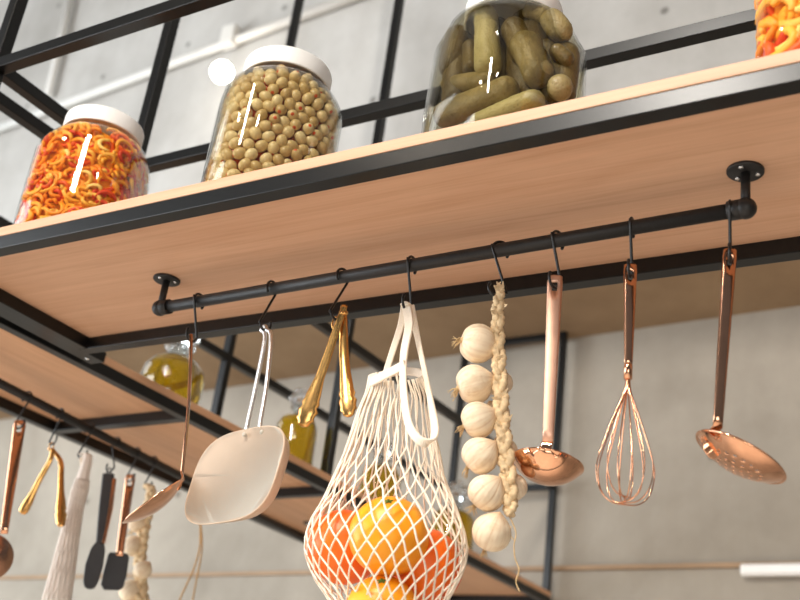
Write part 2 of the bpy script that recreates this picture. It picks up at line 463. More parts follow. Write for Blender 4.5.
# ================================================================ SHELVING
T = 0.0315                                   # steel tube size, survey units
BT = 0.0225                                  # board thickness
ZB = 1.0 + T; ZT = ZB + BT
H0, H1 = 1.534, 1.565
def bar(parent, a, b, name='beam'):
    mb = MB(); box_u(mb, a, b)
    return mb.build(name, M['steel'], parent, bevel=0.0012, seg=2)
X0, X1 = -2.195, 0.95
Y0, Y1 = 1.338, 1.86
rt = thing('shelving_unit', U((X0 + X1) / 2, 1.6, 1.0), 'black steel shelf with oak board carrying the big jars, pot rail beneath', 'shelf')
shelf1 = rt
mb = MB(); box_u(mb, (X0, Y0 - 0.001, ZB), (X1, Y1, ZT)); mb.build('shelf_board', M['wood_x'], rt, bevel=0.001)
bar(rt, (X0, Y0, 1.0), (X1, Y0 + T, ZB)); bar(rt, (X0, Y1 - T, 1.0), (X1, Y1, ZB))
bar(rt, (X0, Y0 + T, 1.0), (X0 + T, Y1 - T, ZB)); bar(rt, (X1 - T, Y0 + T, 1.0), (X1, Y1 - T, ZB))
bar(rt, (X0, Y0, H0), (X1, Y0 + T, H1)); bar(rt, (X0, Y1 - T, H0), (X1, Y1, H1))
bar(rt, (X0, Y0 + T, H0), (X0 + T, Y1 - T, H1)); bar(rt, (X1 - T, Y0 + T, H0), (X1, Y1 - T, H1))
mb = MB(); box_u(mb, (-2.246, Y0 + 0.02, 1.004), (X0 - 0.0003, Y1 + 0.065, ZB)); mb.build('joining_plate', M['steel'], rt, bevel=0.001)
mb = MB(); mb.lathe([(0, -0.0025), (0.003, -0.002), (0.0042, 0.0)], U(-2.222, Y1 + 0.03, 1.004), n=10, caps=True); mb.build('bolt', M['screw'], rt)
for px in (X0, X1 - T):
    for py in (Y0, Y1 - T):
        bar(rt, (px, py, ZT), (px + T, py + T, H0), 'post'); bar(rt, (px, py, H1), (px + T, py + T, CEIL), 'post')
# left unit, running away from the camera
LX0, LX1 = -2.845, -2.25
LY0, LY1 = 0.6, 4.84
rt = thing('shelving_unit', U((LX0 + LX1) / 2, 2.6, 1.0), 'black steel shelf at left running back to the wall, oil bottles on it', 'shelf')
mb = MB(); box_u(mb, (LX0, LY0, ZB), (LX1 + 0.001, LY1, ZT)); mb.build('shelf_board', M['wood_y'], rt, bevel=0.001)
bar(rt, (LX1 - T, LY0, 1.0), (LX1, LY1, ZB)); bar(rt, (LX0, LY0, 1.0), (LX0 + T, LY1, ZB))
for y in (LY0, 2.335, 3.10, 3.95, LY1 - T): bar(rt, (LX0 + T, y, 1.0), (LX1 - T, y + T, ZB))
bar(rt, (LX1 - T, LY0, H0), (LX1, LY1, H1)); bar(rt, (LX0, LY0, H0), (LX0 + T, LY1, H1))
for y in (LY0, LY1 - T): bar(rt, (LX0 + T, y, H0), (LX1 - T, y + T, H1))
for x in (LX0, LX1 - T):
    for y in (LY0, 3.04):
        bar(rt, (x, y, ZT), (x + T, y + T, H0), 'post'); bar(rt, (x, y, H1), (x + T, y + T, CEIL), 'post')
    bar(rt, (x, LY1 - T, ZT), (x + T, LY1, H0), 'post'); bar(rt, (x, LY1 - T, H1), (x + T, LY1, SOF - 0.004), 'post')
bar(rt, (LX0 + T, LY1 - T, SOF - T - 0.004), (LX1 - T, LY1, SOF - 0.004))
rt.rotation_euler = (0, 0, -0.0208)     # stands a degree off the front shelf

# ================================================================ POT RAILS
RZ = 0.960; RR = 0.0082
def pot_rail(name, a, b, label, flange_z, screws=True):
    rt = thing(name, (a + b) / 2, label, 'rail')
    mb = MB(); mb.tube([a, b], RR, 24); mb.build('pipe', M['pipe'], rt)
    d = (b - a).normalized()
    for e in (a, b):
        mb = MB(); mb.ball(e, RR * 1.42, 20, 14)
        s_ = 1 if e is a else -1
        mb.tube([e, e + d * s_ * 0.018], RR * 1.3, 20)
        mb.tube([e, V((e.x, e.y, flange_z - 0.004))], RR * 0.62, 16)
        br = mb.build('elbow', M['pipe'], rt)
        mb = MB(); mb.lathe([(0.0, 0), (0.0185, 0.0), (0.0195, 0.001), (0.0195, 0.0035), (0.0, 0.0035)], V((e.x, e.y, flange_z - 0.0036)), n=32)
        fl = mb.build('flange', M['pipe'], rt)
        mb = MB()
        for k in range(3):
            an = k * 2 * PI / 3 + 0.45
            mb.lathe([(0.0, -0.0018), (0.0022, -0.0015), (0.0032, 0.0)], V((e.x + 0.0128 * math.cos(an), e.y + 0.0128 * math.sin(an), flange_z - 0.0036)), n=12, caps=True)
        mb.build('screw', M['screw'], fl)
    return rt
ra, rb = U(-1.7125, 1.6173, RZ), U(-0.4305, 1.588, RZ)
pot_rail('pot_rail', ra, rb, 'black pipe rail under the front shelf holding utensils, bag and garlic', U(0, 0, ZB).z)
la, lb = U(-2.50, 1.35, RZ), U(-2.66, 3.55, RZ)
pot_rail('pot_rail', la, lb, 'black pipe rail under the left shelf with blurred utensils', U(0, 0, ZB).z)

# S hook, in its own YZ plane, origin on the rail axis
HR, HH, WR = 0.0106, 0.050, 0.0017
def hook_mesh():
    mb = MB(); p = []
    for k in range(15):
        a = math.radians(-38 + 218 * k / 14); p.append(V((0, HR * math.cos(a), HR * math.sin(a))))
    for k in range(15):
        a = math.radians(0 - 205 * k / 14); p.append(V((0, HR * math.cos(a), -HH + HR * math.sin(a))))
    pp = smooth_path(p, 2)
    mb.tube(pp, WR, 8)
    for e in (pp[0], pp[-1]): mb.ball(e, WR * 1.25, 8, 6)
    o = mb.build('s_hook', M['hook'])
    return o
hook0 = hook_mesh(); first_hook = True
def rail_point(px, a, b):
    """point of the rail whose picture column is px"""
    lo, hi = 0.0, 1.0
    for _ in range(40):
        m = (lo + hi) / 2
        if proj(lerp(a, b, m))[0] < px: lo = m
        else: hi = m
    return lerp(a, b, lo)
def hang_hook(p, rz, label, group):
    global first_hook
    o = hook0 if first_hook else hook0.copy()
    if not first_hook: COL.objects.link(o)
    first_hook = False
    o.location = p; o.rotation_euler = (0, 0, rz)
    tag(o, label, 'hook', group)
    return p + V((0, 0, -HH - HR + WR))      # where a load hangs
R_ = math.radians
G1 = 'S hooks on the front rail'
hk = {}
for key, px, rz, lab in (
    ('ladle_s', 199, 0, 'black S hook holding the edge-on ladle, leftmost on the front rail'),
    ('pan', 272, 180, 'black S hook from which the cream pan hangs'),
    ('tongs', 343, 165, 'black S hook holding the gold tongs on the front rail'),
    ('bag', 412, 0, 'black S hook carrying the net bag of oranges'),
    ('garlic', 501, -42, 'black S hook carrying the garlic braid'),
    ('ladle', 558, -14, 'black S hook through the handle of the satin copper ladle'),
    ('whisk', 632, 10, 'black S hook through the handle of the copper whisk'),
    ('skim', 730, 14, 'black S hook through the skimmer handle, rightmost on the front rail')):
    hk[key] = hang_hook(rail_point(px, ra, rb), R_(rz), lab, G1)

# ================================================================ COPPER TOOLS
def slot_handle(mb, top, bot, wt, wb, th, wd, slot0, slot1, sw, n=14, tail=None, crown=0.0012):
    """sheet-metal handle, slightly crowned across, with a hanging slot near its top"""
    d = (bot - top); L = d.length; d.normalize()
    wd = (wd - d * wd.dot(d)).normalized(); nn = wd.cross(d)
    if nn.dot(R2) > 0: nn = -nn
    W = lambda q: (wt + (wb - wt) * (q / L)) * (1.0 if q > 0.003 else (0.72 if q < -0.001 else 0.93))
    st = [-0.0025, -0.0008, 0.003, slot0, (slot0 + slot1) / 2, slot1] + [lerp(slot1, L, k / n) for k in range(1, n + 1)]
    vs = []; fs = []
    for q in st:
        w = W(q) / 2; g = min(sw / 2, w * 0.6)
        for sg in (1, -1):
            for x in (-w, -(w + g) / 2, -g, 0.0, g, (w + g) / 2, w):
                vs.append(top + d * q + wd * x + nn * (crown * (1 - (x / w) ** 2) + sg * th / 2))
    I = lambda i, sd, c: i * 14 + sd * 7 + c
    for i in range(len(st) - 1):
        hole = i in (3, 4)
        for c in range(6):
            if hole and c in (2, 3): continue
            fs.append((I(i, 0, c), I(i, 0, c + 1), I(i + 1, 0, c + 1), I(i + 1, 0, c)))
            fs.append((I(i, 1, c), I(i + 1, 1, c), I(i + 1, 1, c + 1), I(i, 1, c + 1)))
    mb.add(vs, fs, True)
    o = len(mb.v) - len(vs); side = []
    for i in range(len(st) - 1):
        for c in ((0, 6) + ((2, 4) if i in (3, 4) else ())):
            side.append((I(i, 0, c), I(i + 1, 0, c), I(i + 1, 1, c), I(i, 1, c)))
    for i in (0, len(st) - 1):
        for c in range(6): side.append((I(i, 0, c), I(i, 0, c + 1), I(i, 1, c + 1), I(i, 1, c)))
    for i in (3, 5):
        for c in (2, 3): side.append((I(i, 0, c), I(i, 0, c + 1), I(i, 1, c + 1), I(i, 1, c)))
    for f in side: mb.f.append(tuple(k + o for k in f)); mb.sm.append(False)
def flare(neck, bc, nv, b, R, dep, wid, wd, off=0.0009, reach=0.5):
    """neck that spreads over the outside of the bowl; wid: list of half-widths"""
    Rs = (R * R + dep * dep) / (2 * dep); nv = nv.normalized(); e2 = nv.cross(b).normalized()
    if e2.dot(wd) < 0: e2 = -e2
    def cap(x, y):
        r2 = min(x * x + y * y, (R * 1.0) ** 2)
        return bc + b * x + e2 * y + nv * (-dep + Rs - math.sqrt(Rs * Rs - r2) - off)
    rings = []; m = 9
    rim = cap(-R * 0.985, 0); rows = []
    up = smooth_path([neck, lerp(neck, rim, 0.55) - b * 0.001, rim], 4)[:-1]
    for i, p in enumerate(up):
        k = i / len(up); h = lerp(wid[0], wid[1], k * k)
        rows.append([p + wd * (h * (2 * j / (m - 1) - 1)) for j in range(m)])
    for i in range(9):
        k = i / 8; x0 = -R * 0.985 + reach * R * k
        h = interp([(0, wid[1]), (0.35, wid[2]), (0.75, wid[3]), (1.0, wid[3] * 0.8)], k)
        rows.append([cap(x0 - 0.22 * h * (2 * j / (m - 1) - 1) ** 2 * (1 if k > 0.3 else 0), h * (2 * j / (m - 1) - 1)) for j in range(m)])
    mb = MB(); vs = [p for r in rows for p in r]; n = len(rows); fs = [(i * m + j, i * m + j + 1, (i + 1) * m + j + 1, (i + 1) * m + j) for i in range(n - 1) for j in range(m - 1)]
    mb.add(vs, fs); return mb
def bowl_mesh(c, n, R, dep, th=0.0012, holes=False, seg=48, ex=None):
    """shallow spherical cap, opening towards n, with a rolled rim"""
    mb = MB(); n = n.normalized()
    Rs = (R * R + dep * dep) / (2 * dep); amax = math.asin(min(1, R / Rs))
    o = []; m = 14
    for i in range(m + 1):
        a = amax * i / m; o.append((Rs * math.sin(a), -dep + Rs * (1 - math.cos(a))))
    inn = []
    for i in range(m, -1, -1):
        a = amax * i / m; inn.append((max(0, (Rs - th) * math.sin(a)), -dep + Rs - (Rs - th) * math.cos(a)))
    prof = o + [(R + 0.0010, 0.0004), (R + 0.0010, 0.0016), (R - 0.0006, 0.0016)] + inn
    mb.lathe(prof, c, n, seg, ex=ex)
    return mb

# --- satin ladle (handle facing us)
top = at(558, 276.5, 1.597); neck = at(548, 443, 1.597)
slot_top = hk['ladle']
def hang_tool(hookpt, bot_px, Y=None, above=0.011):
    """top of the handle sits a little above the hook's bottom"""
    top = hookpt + V((0, 0, above)); bot = at(bot_px[0], bot_px[1], Y or hookpt.y / S)
    return top, bot
FW = V((0.93, 0.36, 0))                                        # picture-right, level
top, neck = hang_tool(hk['ladle'], (548, 442))
rt = thing('ladle', top, 'copper ladle with flat matte pink handle and shiny bowl, right of the garlic', 'ladle')
wpx = pxm(1, neck)
mb = MB(); slot_handle(mb, top, neck, 16.5 * wpx, 11 * wpx, 0.0022, FW, 0.006, 0.0175, 5.5 * wpx)
mb.build('handle', M['copper_satin'], rt)
b = V((-0.33, 0.94, -0.10)).normalized(); Rb = pxm(36.5, neck)
nv = V((-0.05, 0.08, 1)); nv = (nv - b * nv.dot(b)).normalized(); nv = (nv + FW * 0.10).normalized()
end = neck + (neck - top).normalized() * pxm(9, neck)
bc = end + b * (Rb * 0.96) - FW * 0.003
flare(neck + (top - neck) * 0.01, bc, nv, b, Rb, 0.021, [5.5 * wpx, 7 * wpx, 17 * wpx, 24 * wpx], FW, reach=0.42).build('neck', M['copper'], rt, solid=0.0016)
bowl_mesh(bc, nv, Rb, 0.021).build('bowl', M['copper'], rt)

# --- small ladle seen edge-on
top, neck = hang_tool(hk['ladle_s'], (182, 474), above=0.006)
rt = thing('ladle', top, 'thin copper ladle seen edge-on, leftmost tool on the front rail', 'ladle')
wd = V((-0.57, 0.82, 0))
wpx = pxm(1, neck); mid = lerp(top, neck, 0.5) + R0 * pxm(2.0, neck)
mb = MB(); hp = smooth_path([top, mid, neck], 6)
mb.strip(hp, [0.010 + 0.004 * (1 - i / 12) for i in range(13)], [0.0042 - 0.0012 * i / 12 for i in range(13)], wd)
mb.build('handle', M['copper_dark'], rt)
b = (R0 * -0.805 + R1 * 0.597).normalized(); nv = (R0 * -0.60 - R1 * 0.80 + R2 * 0.10).normalized()
near = at(183, 480, 1.60); Rb = pxm(36, near)
bc = near + b * Rb
mb = MB(); mb.strip(smooth_path([neck, lerp(neck, near, 0.6), near + b * 0.003, near + b * 0.012 - nv * 0.006], 4), 0.010, 0.003, wd)
mb.build('neck', M['copper'], rt, bevel=0.0005)
bowl_mesh(bc, nv, Rb, 0.013).build('bowl', M['copper'], rt)

# --- skimmer
top, neck = hang_tool(hk['skim'], (717.5, 428))
rt = thing('skimmer', top, 'shiny copper skimmer with small holes, rightmost tool on the rail', 'skimmer')
wpx = pxm(1, neck); wds = V((0.90, 0.44, 0))
mb = MB(); slot_handle(mb, top, neck, 14.5 * wpx, 9.5 * wpx, 0.0032, wds, 0.006, 0.0175, 5.0 * wpx)
mb.build('handle', M['copper_dark'], rt)
near = at(701, 431, 1.60); Rb = pxm(47, near)
b = (R0 * 0.834 + R1 * 0.552).normalized(); nv = (R0 * 0.552 - R1 * 0.834 + R2 * 0.30).normalized()
nv = (nv - b * nv.dot(b)).normalized(); bc = near + b * Rb
att = bc - nv * 0.002 - b * Rb * 0.80
mb = MB(); mb.strip(smooth_path([lerp(neck, top, 0.01), lerp(neck, att, 0.5), att, att - nv * 0.0045 + b * 0.008, att - nv * 0.008 + b * 0.018], 4), [9.5 * wpx] * 5 + [11 * wpx] * 3 + [15 * wpx] * 3 + [20 * wpx] * 4 + [18 * wpx, 14 * wpx], 0.0026, wds)
mb.build('neck', M['copper'], rt, bevel=0.0006)
def skimmer_bowl():
    dep = 0.015; Rs = (Rb * Rb + dep * dep) / (2 * dep)
    e1 = b; e2 = nv.cross(e1)
    bm = bmesh.new(); N = 96; rings = []
    # polar grid with square-ish gaps left out as round holes
    rad = [Rb * k / 30 for k in range(0, 31)]
    holes = [(0, 0)]
    for k, cnt in ((0.2, 6), (0.38, 12), (0.56, 18)):
        for j in range(cnt): holes.append((Rb * k * math.cos(2 * PI * j / cnt), Rb * k * math.sin(2 * PI * j / cnt)))
    vs = []
    for r in rad[1:]:
        ring = []
        for j in range(N):
            a = 2 * PI * j / N; x, y = r * math.cos(a), r * math.sin(a)
            for hx, hy in holes:              # pull near vertices onto the hole edge for a round outline
                dd = math.hypot(x - hx, y - hy); hr = 0.0016
                if 1e-9 < dd < hr * 1.5 and dd > hr * 0.55: x, y = hx + (x - hx) / dd * hr, hy + (y - hy) / dd * hr
            rr = x * x + y * y
            z = -dep + Rs - math.sqrt(Rs * Rs - rr)
            ring.append((bm.verts.new(bc + e1 * x + e2 * y + nv * z), x, y))
        rings.append(ring)
    for i in range(len(rings) - 1):
        for j in range(N):
            q = [rings[i][j], rings[i][(j + 1) % N], rings[i + 1][(j + 1) % N], rings[i + 1][j]]
            cx = sum(t[1] for t in q) / 4; cy = sum(t[2] for t in q) / 4
            if any(math.hypot(cx - hx, cy - hy) < 0.0015 for hx, hy in holes): continue
            try: f = bm.faces.new([t[0] for t in q]); f.smooth = True
            except ValueError: pass
    mb = MB(); me = bpy.data.meshes.new('tmp')
    bm.verts.index_update()
    mb.v = [v.co.copy() for v in bm.verts]; mb.f = [tuple(v.index for v in f.verts) for f in bm.faces]; mb.sm = [True] * len(mb.f)
    bm.free(); bpy.data.meshes.remove(me)
    return mb
o = skimmer_bowl().build('bowl', M['copper'], rt, solid=0.0012)
mb = MB(); e2 = nv.cross(b)
mb.tube([bc + (b * math.cos(2 * PI * k / 64) + e2 * math.sin(2 * PI * k / 64)) * Rb for k in range(64)], 0.0013, 8, closed=True)
mb.build('rim', M['copper'], rt)

# --- whisk
top, neck = hang_tool(hk['whisk'], (628.3, 366))
rt = thing('whisk', top, 'copper balloon whisk with flat brown handle between the ladle and the skimmer', 'whisk')
wpx = pxm(1, neck)
mb = MB(); slot_handle(mb, top, neck, 14 * wpx, 8 * wpx, 0.003, V((0.90, 0.44, 0)), 0.006, 0.0175, 5.0 * wpx)
mb.build('handle', M['copper_dark'], rt)
dn = (at(624.5, 503, hk['whisk'].y / S) - neck); Lw = dn.length; dn.normalize()
f0 = neck; f1 = neck + dn * pxm(14, neck)
mb = MB(); mb.lathe([(0, -0.001), (4.0 * wpx, -0.001), (4.4 * wpx, 0.0), (4.3 * wpx, (f1 - f0).length), (0, (f1 - f0).length)], f0, dn, 20); mb.build('ferrule', M['copper'], rt)
hw = 28 * wpx; Lb = 1.07 * Lw - (f1 - f0).length
u0 = dn.orthogonal().normalized(); u1 = dn.cross(u0)
for k in range(6):
    an = PI * k / 6 + 0.2; e = u0 * math.cos(an) + u1 * math.sin(an)
    sz = 1.0 - 0.035 * k; pts = []
    prof = [(0.02, 0.0), (0.10, 0.10), (0.30, 0.22), (0.62, 0.42), (0.92, 0.63), (1.0, 0.76), (0.86, 0.90), (0.5, 0.985), (0.0, 1.0)]
    side = [V((hw * sz * r, 0, Lb * (0.06 + 0.94 * h) * (1 - 0.012 * k))) for r, h in prof]
    pth = smooth_path([p for p in side] + [V((-p.x, 0, p.z)) for p in reversed(side[:-1])], 5)
    mb = MB(); mb.tube([f1 + e * (p.x + 1.6 * wpx * (1 if p.x > 0 else -1) * max(0, 1 - p.z / (0.2 * Lb))) + dn * (p.z - 0.06 * Lb) for p in pth], 0.0007, 8)
    mb.build('wire', M['copper'], rt)

# --- gold tongs
tp = hk['tongs']
rt = thing('tongs', tp, 'gold scalloped tongs hanging open on the front rail beside the net bag', 'tongs')
Yt = tp.y / S
mb = MB(); rc = tp + V((0, 0, -0.006))
mb.tube([rc + FW * (0.0042 * math.cos(2 * PI * k / 24)) + V((0, 0, 0.0085 * math.sin(2 * PI * k / 24))) for k in range(24)], 0.0012, 8, closed=True)
mb.build('pull_ring', M['gold'], rt)
def tong_arm(pix, wid, lean, name='arm'):
    """channel-section arm that opens into a scalloped spoon"""
    path = smooth_path([at(x, y, Yt + dy) for x, y, dy in pix], 6); n = len(path); rs = []
    m = 9
    for i, p in enumerate(path):
        t = (path[min(i + 1, n - 1)] - path[max(i - 1, 0)]).normalized()
        wd = (lean - t * lean.dot(t)).normalized(); nn = t.cross(wd)
        if nn.dot(R2) > 0: nn = -nn          # bulge faces us
        s = i / (n - 1); w = pxm(interp(wid, s), p) / 2
        sc_ = 1 + (0.14 * math.sin(s * 75) if s > 0.66 and s < 0.92 else 0)
        ring = []
        for j in range(m):
            a = PI * j / (m - 1); ring.append(p + wd * (-math.cos(a) * w * sc_) + nn * (math.sin(a) * w * 0.42))
        for j in range(m - 1, -1, -1):
            a = PI * j / (m - 1); ring.append(p + wd * (-math.cos(a) * (w * sc_ - 0.0008)) + nn * (math.sin(a) * w * 0.42 - 0.0011))
        rs.append(ring)
    mb = MB(); mb.rings(rs, True, True); return mb.build(name, M['gold'], rt)
tong_arm([(345, 305, 0), (336.5, 329, 0), (325, 363, 0.0), (315, 391, 0), (307, 414, 0), (302.5, 427, 0)], [(0, 6), (0.2, 8), (0.5, 10), (0.64, 16), (0.78, 20), (0.88, 17), (0.96, 11), (1, 3)], (FW + V((0, 0, 0.25))).normalized())
tong_arm([(343.5, 305, 0.01), (343.5, 329, 0.015), (344, 356, 0.02), (346, 382, 0.02), (348, 404, 0.02), (349, 417, 0.02)], [(0, 6), (0.2, 9), (0.5, 11), (0.66, 15), (0.80, 18), (0.9, 15), (0.97, 9), (1, 3)], FW)
mb = MB(); pv = at(344, 313, Yt); mb.tube([pv - FW * 0.005, pv + FW * 0.005], 0.0022, 12); mb.build('hinge_pin', M['gold'], rt)

# --- square pan
Yp = hk['pan'].y / S
rt = thing('pan', hk['pan'], 'small square cream frying pan with steel wire handle on the front rail', 'pan')
TL, TR, BR, BL = at(208, 436, Yp), at(290, 421, Yp - 0.045), at(266, 515, Yp - 0.045), at(174, 530, Yp)
cen = (TL + TR + BR + BL) / 4
ev = ((TL + TR) / 2 - (BL + BR) / 2) / 2; eu = ((TR + BR) / 2 - (TL + BL) / 2) / 2
nrm = eu.cross(ev).normalized()
if nrm.dot(R2) > 0: nrm = -nrm                 # opening towards the camera
nrm = (nrm - R0 * 0.16 - R1 * 0.05).normalized()
def pan_ring(k, h, e=3.3, n=64):
    out = []
    for j in range(n):
        a = 2 * PI * j / n; c, d = math.cos(a), math.sin(a); q = 1 / (abs(c) ** e + abs(d) ** e) ** (1 / e)
        out.append(cen + (eu * c + ev * d) * (q * k) + nrm * h)
    return out
dp = 0.018
mb = MB(); mb.rings([pan_ring(0.84, -dp), pan_ring(0.862, -dp * 0.93), pan_ring(0.88, -dp * 0.7), pan_ring(0.965, -0.001), pan_ring(0.985, 0.0)], True, True); mb.build('inside', M['pan'], rt)
mb = MB(); mb.rings([pan_ring(0.985, 0.0), pan_ring(1.0, 0.0002), pan_ring(1.005, -0.001), pan_ring(0.995, -0.003), pan_ring(0.90, -dp * 0.95), pan_ring(0.84, -dp * 1.1), pan_ring(0.80, -dp * 1.12)], True, True); mb.build('body', M['pan_out'], rt)
hp0 = hk['pan']; q1, q2 = at(245.5, 430, Yp - 0.02), at(259, 428, Yp - 0.028)
mb = MB()
pth = smooth_path([q1 - nrm * 0.004, at(247, 426, Yp - 0.012), at(256, 385, Yp - 0.006), at(265, 338, Yp), hp0 + V((-0.0045, 0, -0.001)), hp0 + V((0, 0, 0.004)), hp0 + V((0.004, 0, -0.001)), at(271, 338, Yp), at(266.5, 385, Yp - 0.010), at(260, 424, Yp - 0.02), q2 - nrm * 0.004], 6)
mb.tube(pth, 0.0029, 10); mb.build('wire_handle', M['steel_bright'], rt)
for rx, ry in ((244.5, 434.5), (262, 432)):
    rp = at(rx, ry, Yp - 0.03); mb = MB(); mb.ball(rp, 0.003, 12, 8); mb.build('rivet', M['pan'], rt)

# ================================================================ NET BAG AND ORANGES
Yb = 1.60
hb = hk['bag']
rows = [(376, 369, 421), (392, 366, 428), (413, 357, 431), (435, 350, 435), (456, 343, 440), (480, 332, 444), (504, 321, 453), (522, 310, 459), (537, 305, 464), (552, 304.5, 467), (566, 309, 465), (579, 315, 460), (592, 324, 453), (606, 332, 445), (622, 341, 435), (638, 352, 422), (650, 366, 407), (656, 380, 393)]
e2d = V((-0.57, 0.82, 0))
def bag_pt(t, th):
    y = 376 + (656 - 376) * t
    l = interp([(r[0], r[1]) for r in rows], y); r = interp([(q[0], q[2]) for q in rows], y)
    pl, pr = at(l, y, Yb), at(r, y, Yb)
    c = (pl + pr) / 2; e1 = (pr - pl) / 2
    flat = interp([(0, 0.45), (0.26, 0.7), (0.48, 1.02), (1, 1.02)], t)
    k = e1.length * flat
    return c + e1 * math.cos(th) + e2d * (k * math.sin(th))
Upoly = [(403, 330), (402, 398), (406, 420), (414, 438), (424, 444), (434, 436), (438, 425), (430, 380), (424, 330)]
def inpoly(x, y, P):
    r = False
    for i in range(len(P)):
        (x1, y1), (x2, y2) = P[i], P[i - 1]
        if (y1 > y) != (y2 > y) and x < (x2 - x1) * (y - y1) / (y2 - y1) + x1: r = not r
    return r
rt = thing('net_bag', hb, 'white cotton net bag full of oranges hanging in the middle of the rail', 'bag')
def gt(t):      # twist: slow near the gathered top, fast over the fruit
    return 0.65 * t + (2.2 * max(0, t - 0.31) ** 1.3)
mb = MB()
def strand(th0, sgn, amt):
    pts = []; n = 64
    for i in range(n + 1):
        t = i / n
        th = th0 + sgn * amt * gt(t)
        wob = 0.02 * math.sin(t * 40 + th0 * 9)
        p = bag_pt(t, th + wob)
        x, y = proj(p)
        near = math.sin(th + wob) < 0
        bad = (near and inpoly(x, y, Upoly)) or (near and y < 384 - (x - 368) * 0.0 and x > 400)
        if bad:
            if len(pts) > 2: mb.tube(pts, 0.00108, 5)
            pts = []
        else: pts.append(p)
    if len(pts) > 2: mb.tube(pts, 0.00108, 5)
for k in range(32): strand(2 * PI * k / 32, 1, 0.55)
for k in range(28): strand(2 * PI * k / 28 + 0.05, -1, 1.25)
mb.build('netting', M['cotton'], rt)
# hems and straps: folded cotton bands
def band(pts, w, name='strap', th=0.003, wdir=FW):
    mb = MB(); p = smooth_path(pts, 6); n = len(p)
    mb.strip(p, [w(i / (n - 1)) for i in range(n)] if callable(w) else w, th, wdir)
    return mb.build(name, M['cotton'], rt, bevel=0.0009)
A = lambda x, y, dy=0.0: at(x, y, Yb + dy)
hemw = pxm(10, hb)
band([A(368.5, 384, 0.05), A(372, 382, -0.01), A(385, 375, -0.055), A(397, 369, -0.075), A(405, 364, -0.08)], hemw, 'hem', 0.004, V((0, 0, 1)))
band([A(368.5, 384, 0.05), A(376, 378, 0.09), A(395, 372, 0.12), A(415, 372, 0.12), A(424, 376, 0.08)], hemw * 0.9, 'hem', 0.004, V((0, 0, 1)))
top0 = hb + V((0, 0, 0.001))
band([A(386, 372, -0.05), A(393, 350, -0.03), A(401, 325, -0.01), top0 + V((-0.003, 0, 0.002))], lambda s: pxm(lerp(6, 7.5, s), hb), 'strap')
band([top0 + V((0.0, -0.001, 0.003)), A(409, 325, -0.02), A(404.5, 350, -0.05), A(403, 372, -0.085), A(404.5, 400, -0.10), A(409, 425, -0.11), A(418, 439, -0.11), A(428, 443, -0.10), A(434.5, 436, -0.08), A(434, 420, -0.045), A(429.5, 395, -0.02), A(424, 368, -0.01), A(418, 340, 0.0), top0 + V((0.006, 0.001, 0.002))],
     lambda s: pxm(interp([(0, 9), (0.1, 10), (0.25, 7), (0.4, 7.5), (0.55, 9), (0.66, 8), (0.8, 5), (0.9, 5.5), (1, 7)], s), hb), 'strap', 0.0032, [FW] * 14 if False else (R0 * 0.8 + R1 * -0.6))
band([top0 + V((-0.006, 0, 0.002)), top0 + V((-0.001, 0, 0.005)), top0 + V((0.006, 0, 0.002))], pxm(9, hb), 'strap_loop', 0.004, V((0, 1, 0)))

def orange(px, py, rpx, off, mat, label):
    d = raydir(px, py); p = at(px, py, Yb); p = p + d.normalized() * (off * S); r = pxm(rpx, p)
    rt = thing('orange', p - V((0, 0, r)), label, 'orange', 'oranges in the net bag')
    mb = MB(); prof = []
    for i in range(25):
        a = PI * i / 24; rr = r * math.sin(a); zz = -r * 0.965 * math.cos(a)
        if i > 21: zz -= r * 0.012 * (i - 21)
        prof.append((rr, zz))
    ax = V((0.25, -0.62, 0.75)).normalized() if off < -0.03 else V((0.3, 0.5, 0.8)).normalized()
    mb.lathe(prof, p, ax, 40); mb.build('peel', mat, rt)
    mb = MB(); tipp = p + ax * r * 0.93
    for k in range(5):
        e = ax.orthogonal().normalized(); e2 = ax.cross(e); an = 2 * PI * k / 5
        dd = e * math.cos(an) + e2 * math.sin(an)
        mb.strip([tipp, tipp + dd * 0.003 + ax * 0.0008, tipp + dd * 0.0055 + ax * 0.0002], [0.002, 0.003, 0.0006], 0.0008, ax.cross(dd))
    mb.ball(tipp + ax * 0.001, 0.0016, 8, 6); mb.build('calyx', M['leafstem'], rt)
orange(389, 536, 40.5, -0.058, M['orange'], 'yellow-orange fruit with green calyx at top middle of the net bag')
orange(344, 547, 37.5, 0.058, M['orange_red'], 'deep orange fruit at the left side of the net bag')
orange(426.5, 566, 37.5, 0.050, M['orange_red'], 'reddish orange fruit at the lower right of the net bag')
orange(382, 612, 37, -0.035, M['orange'], 'orange at the bottom of the net bag, cut by the picture edge')

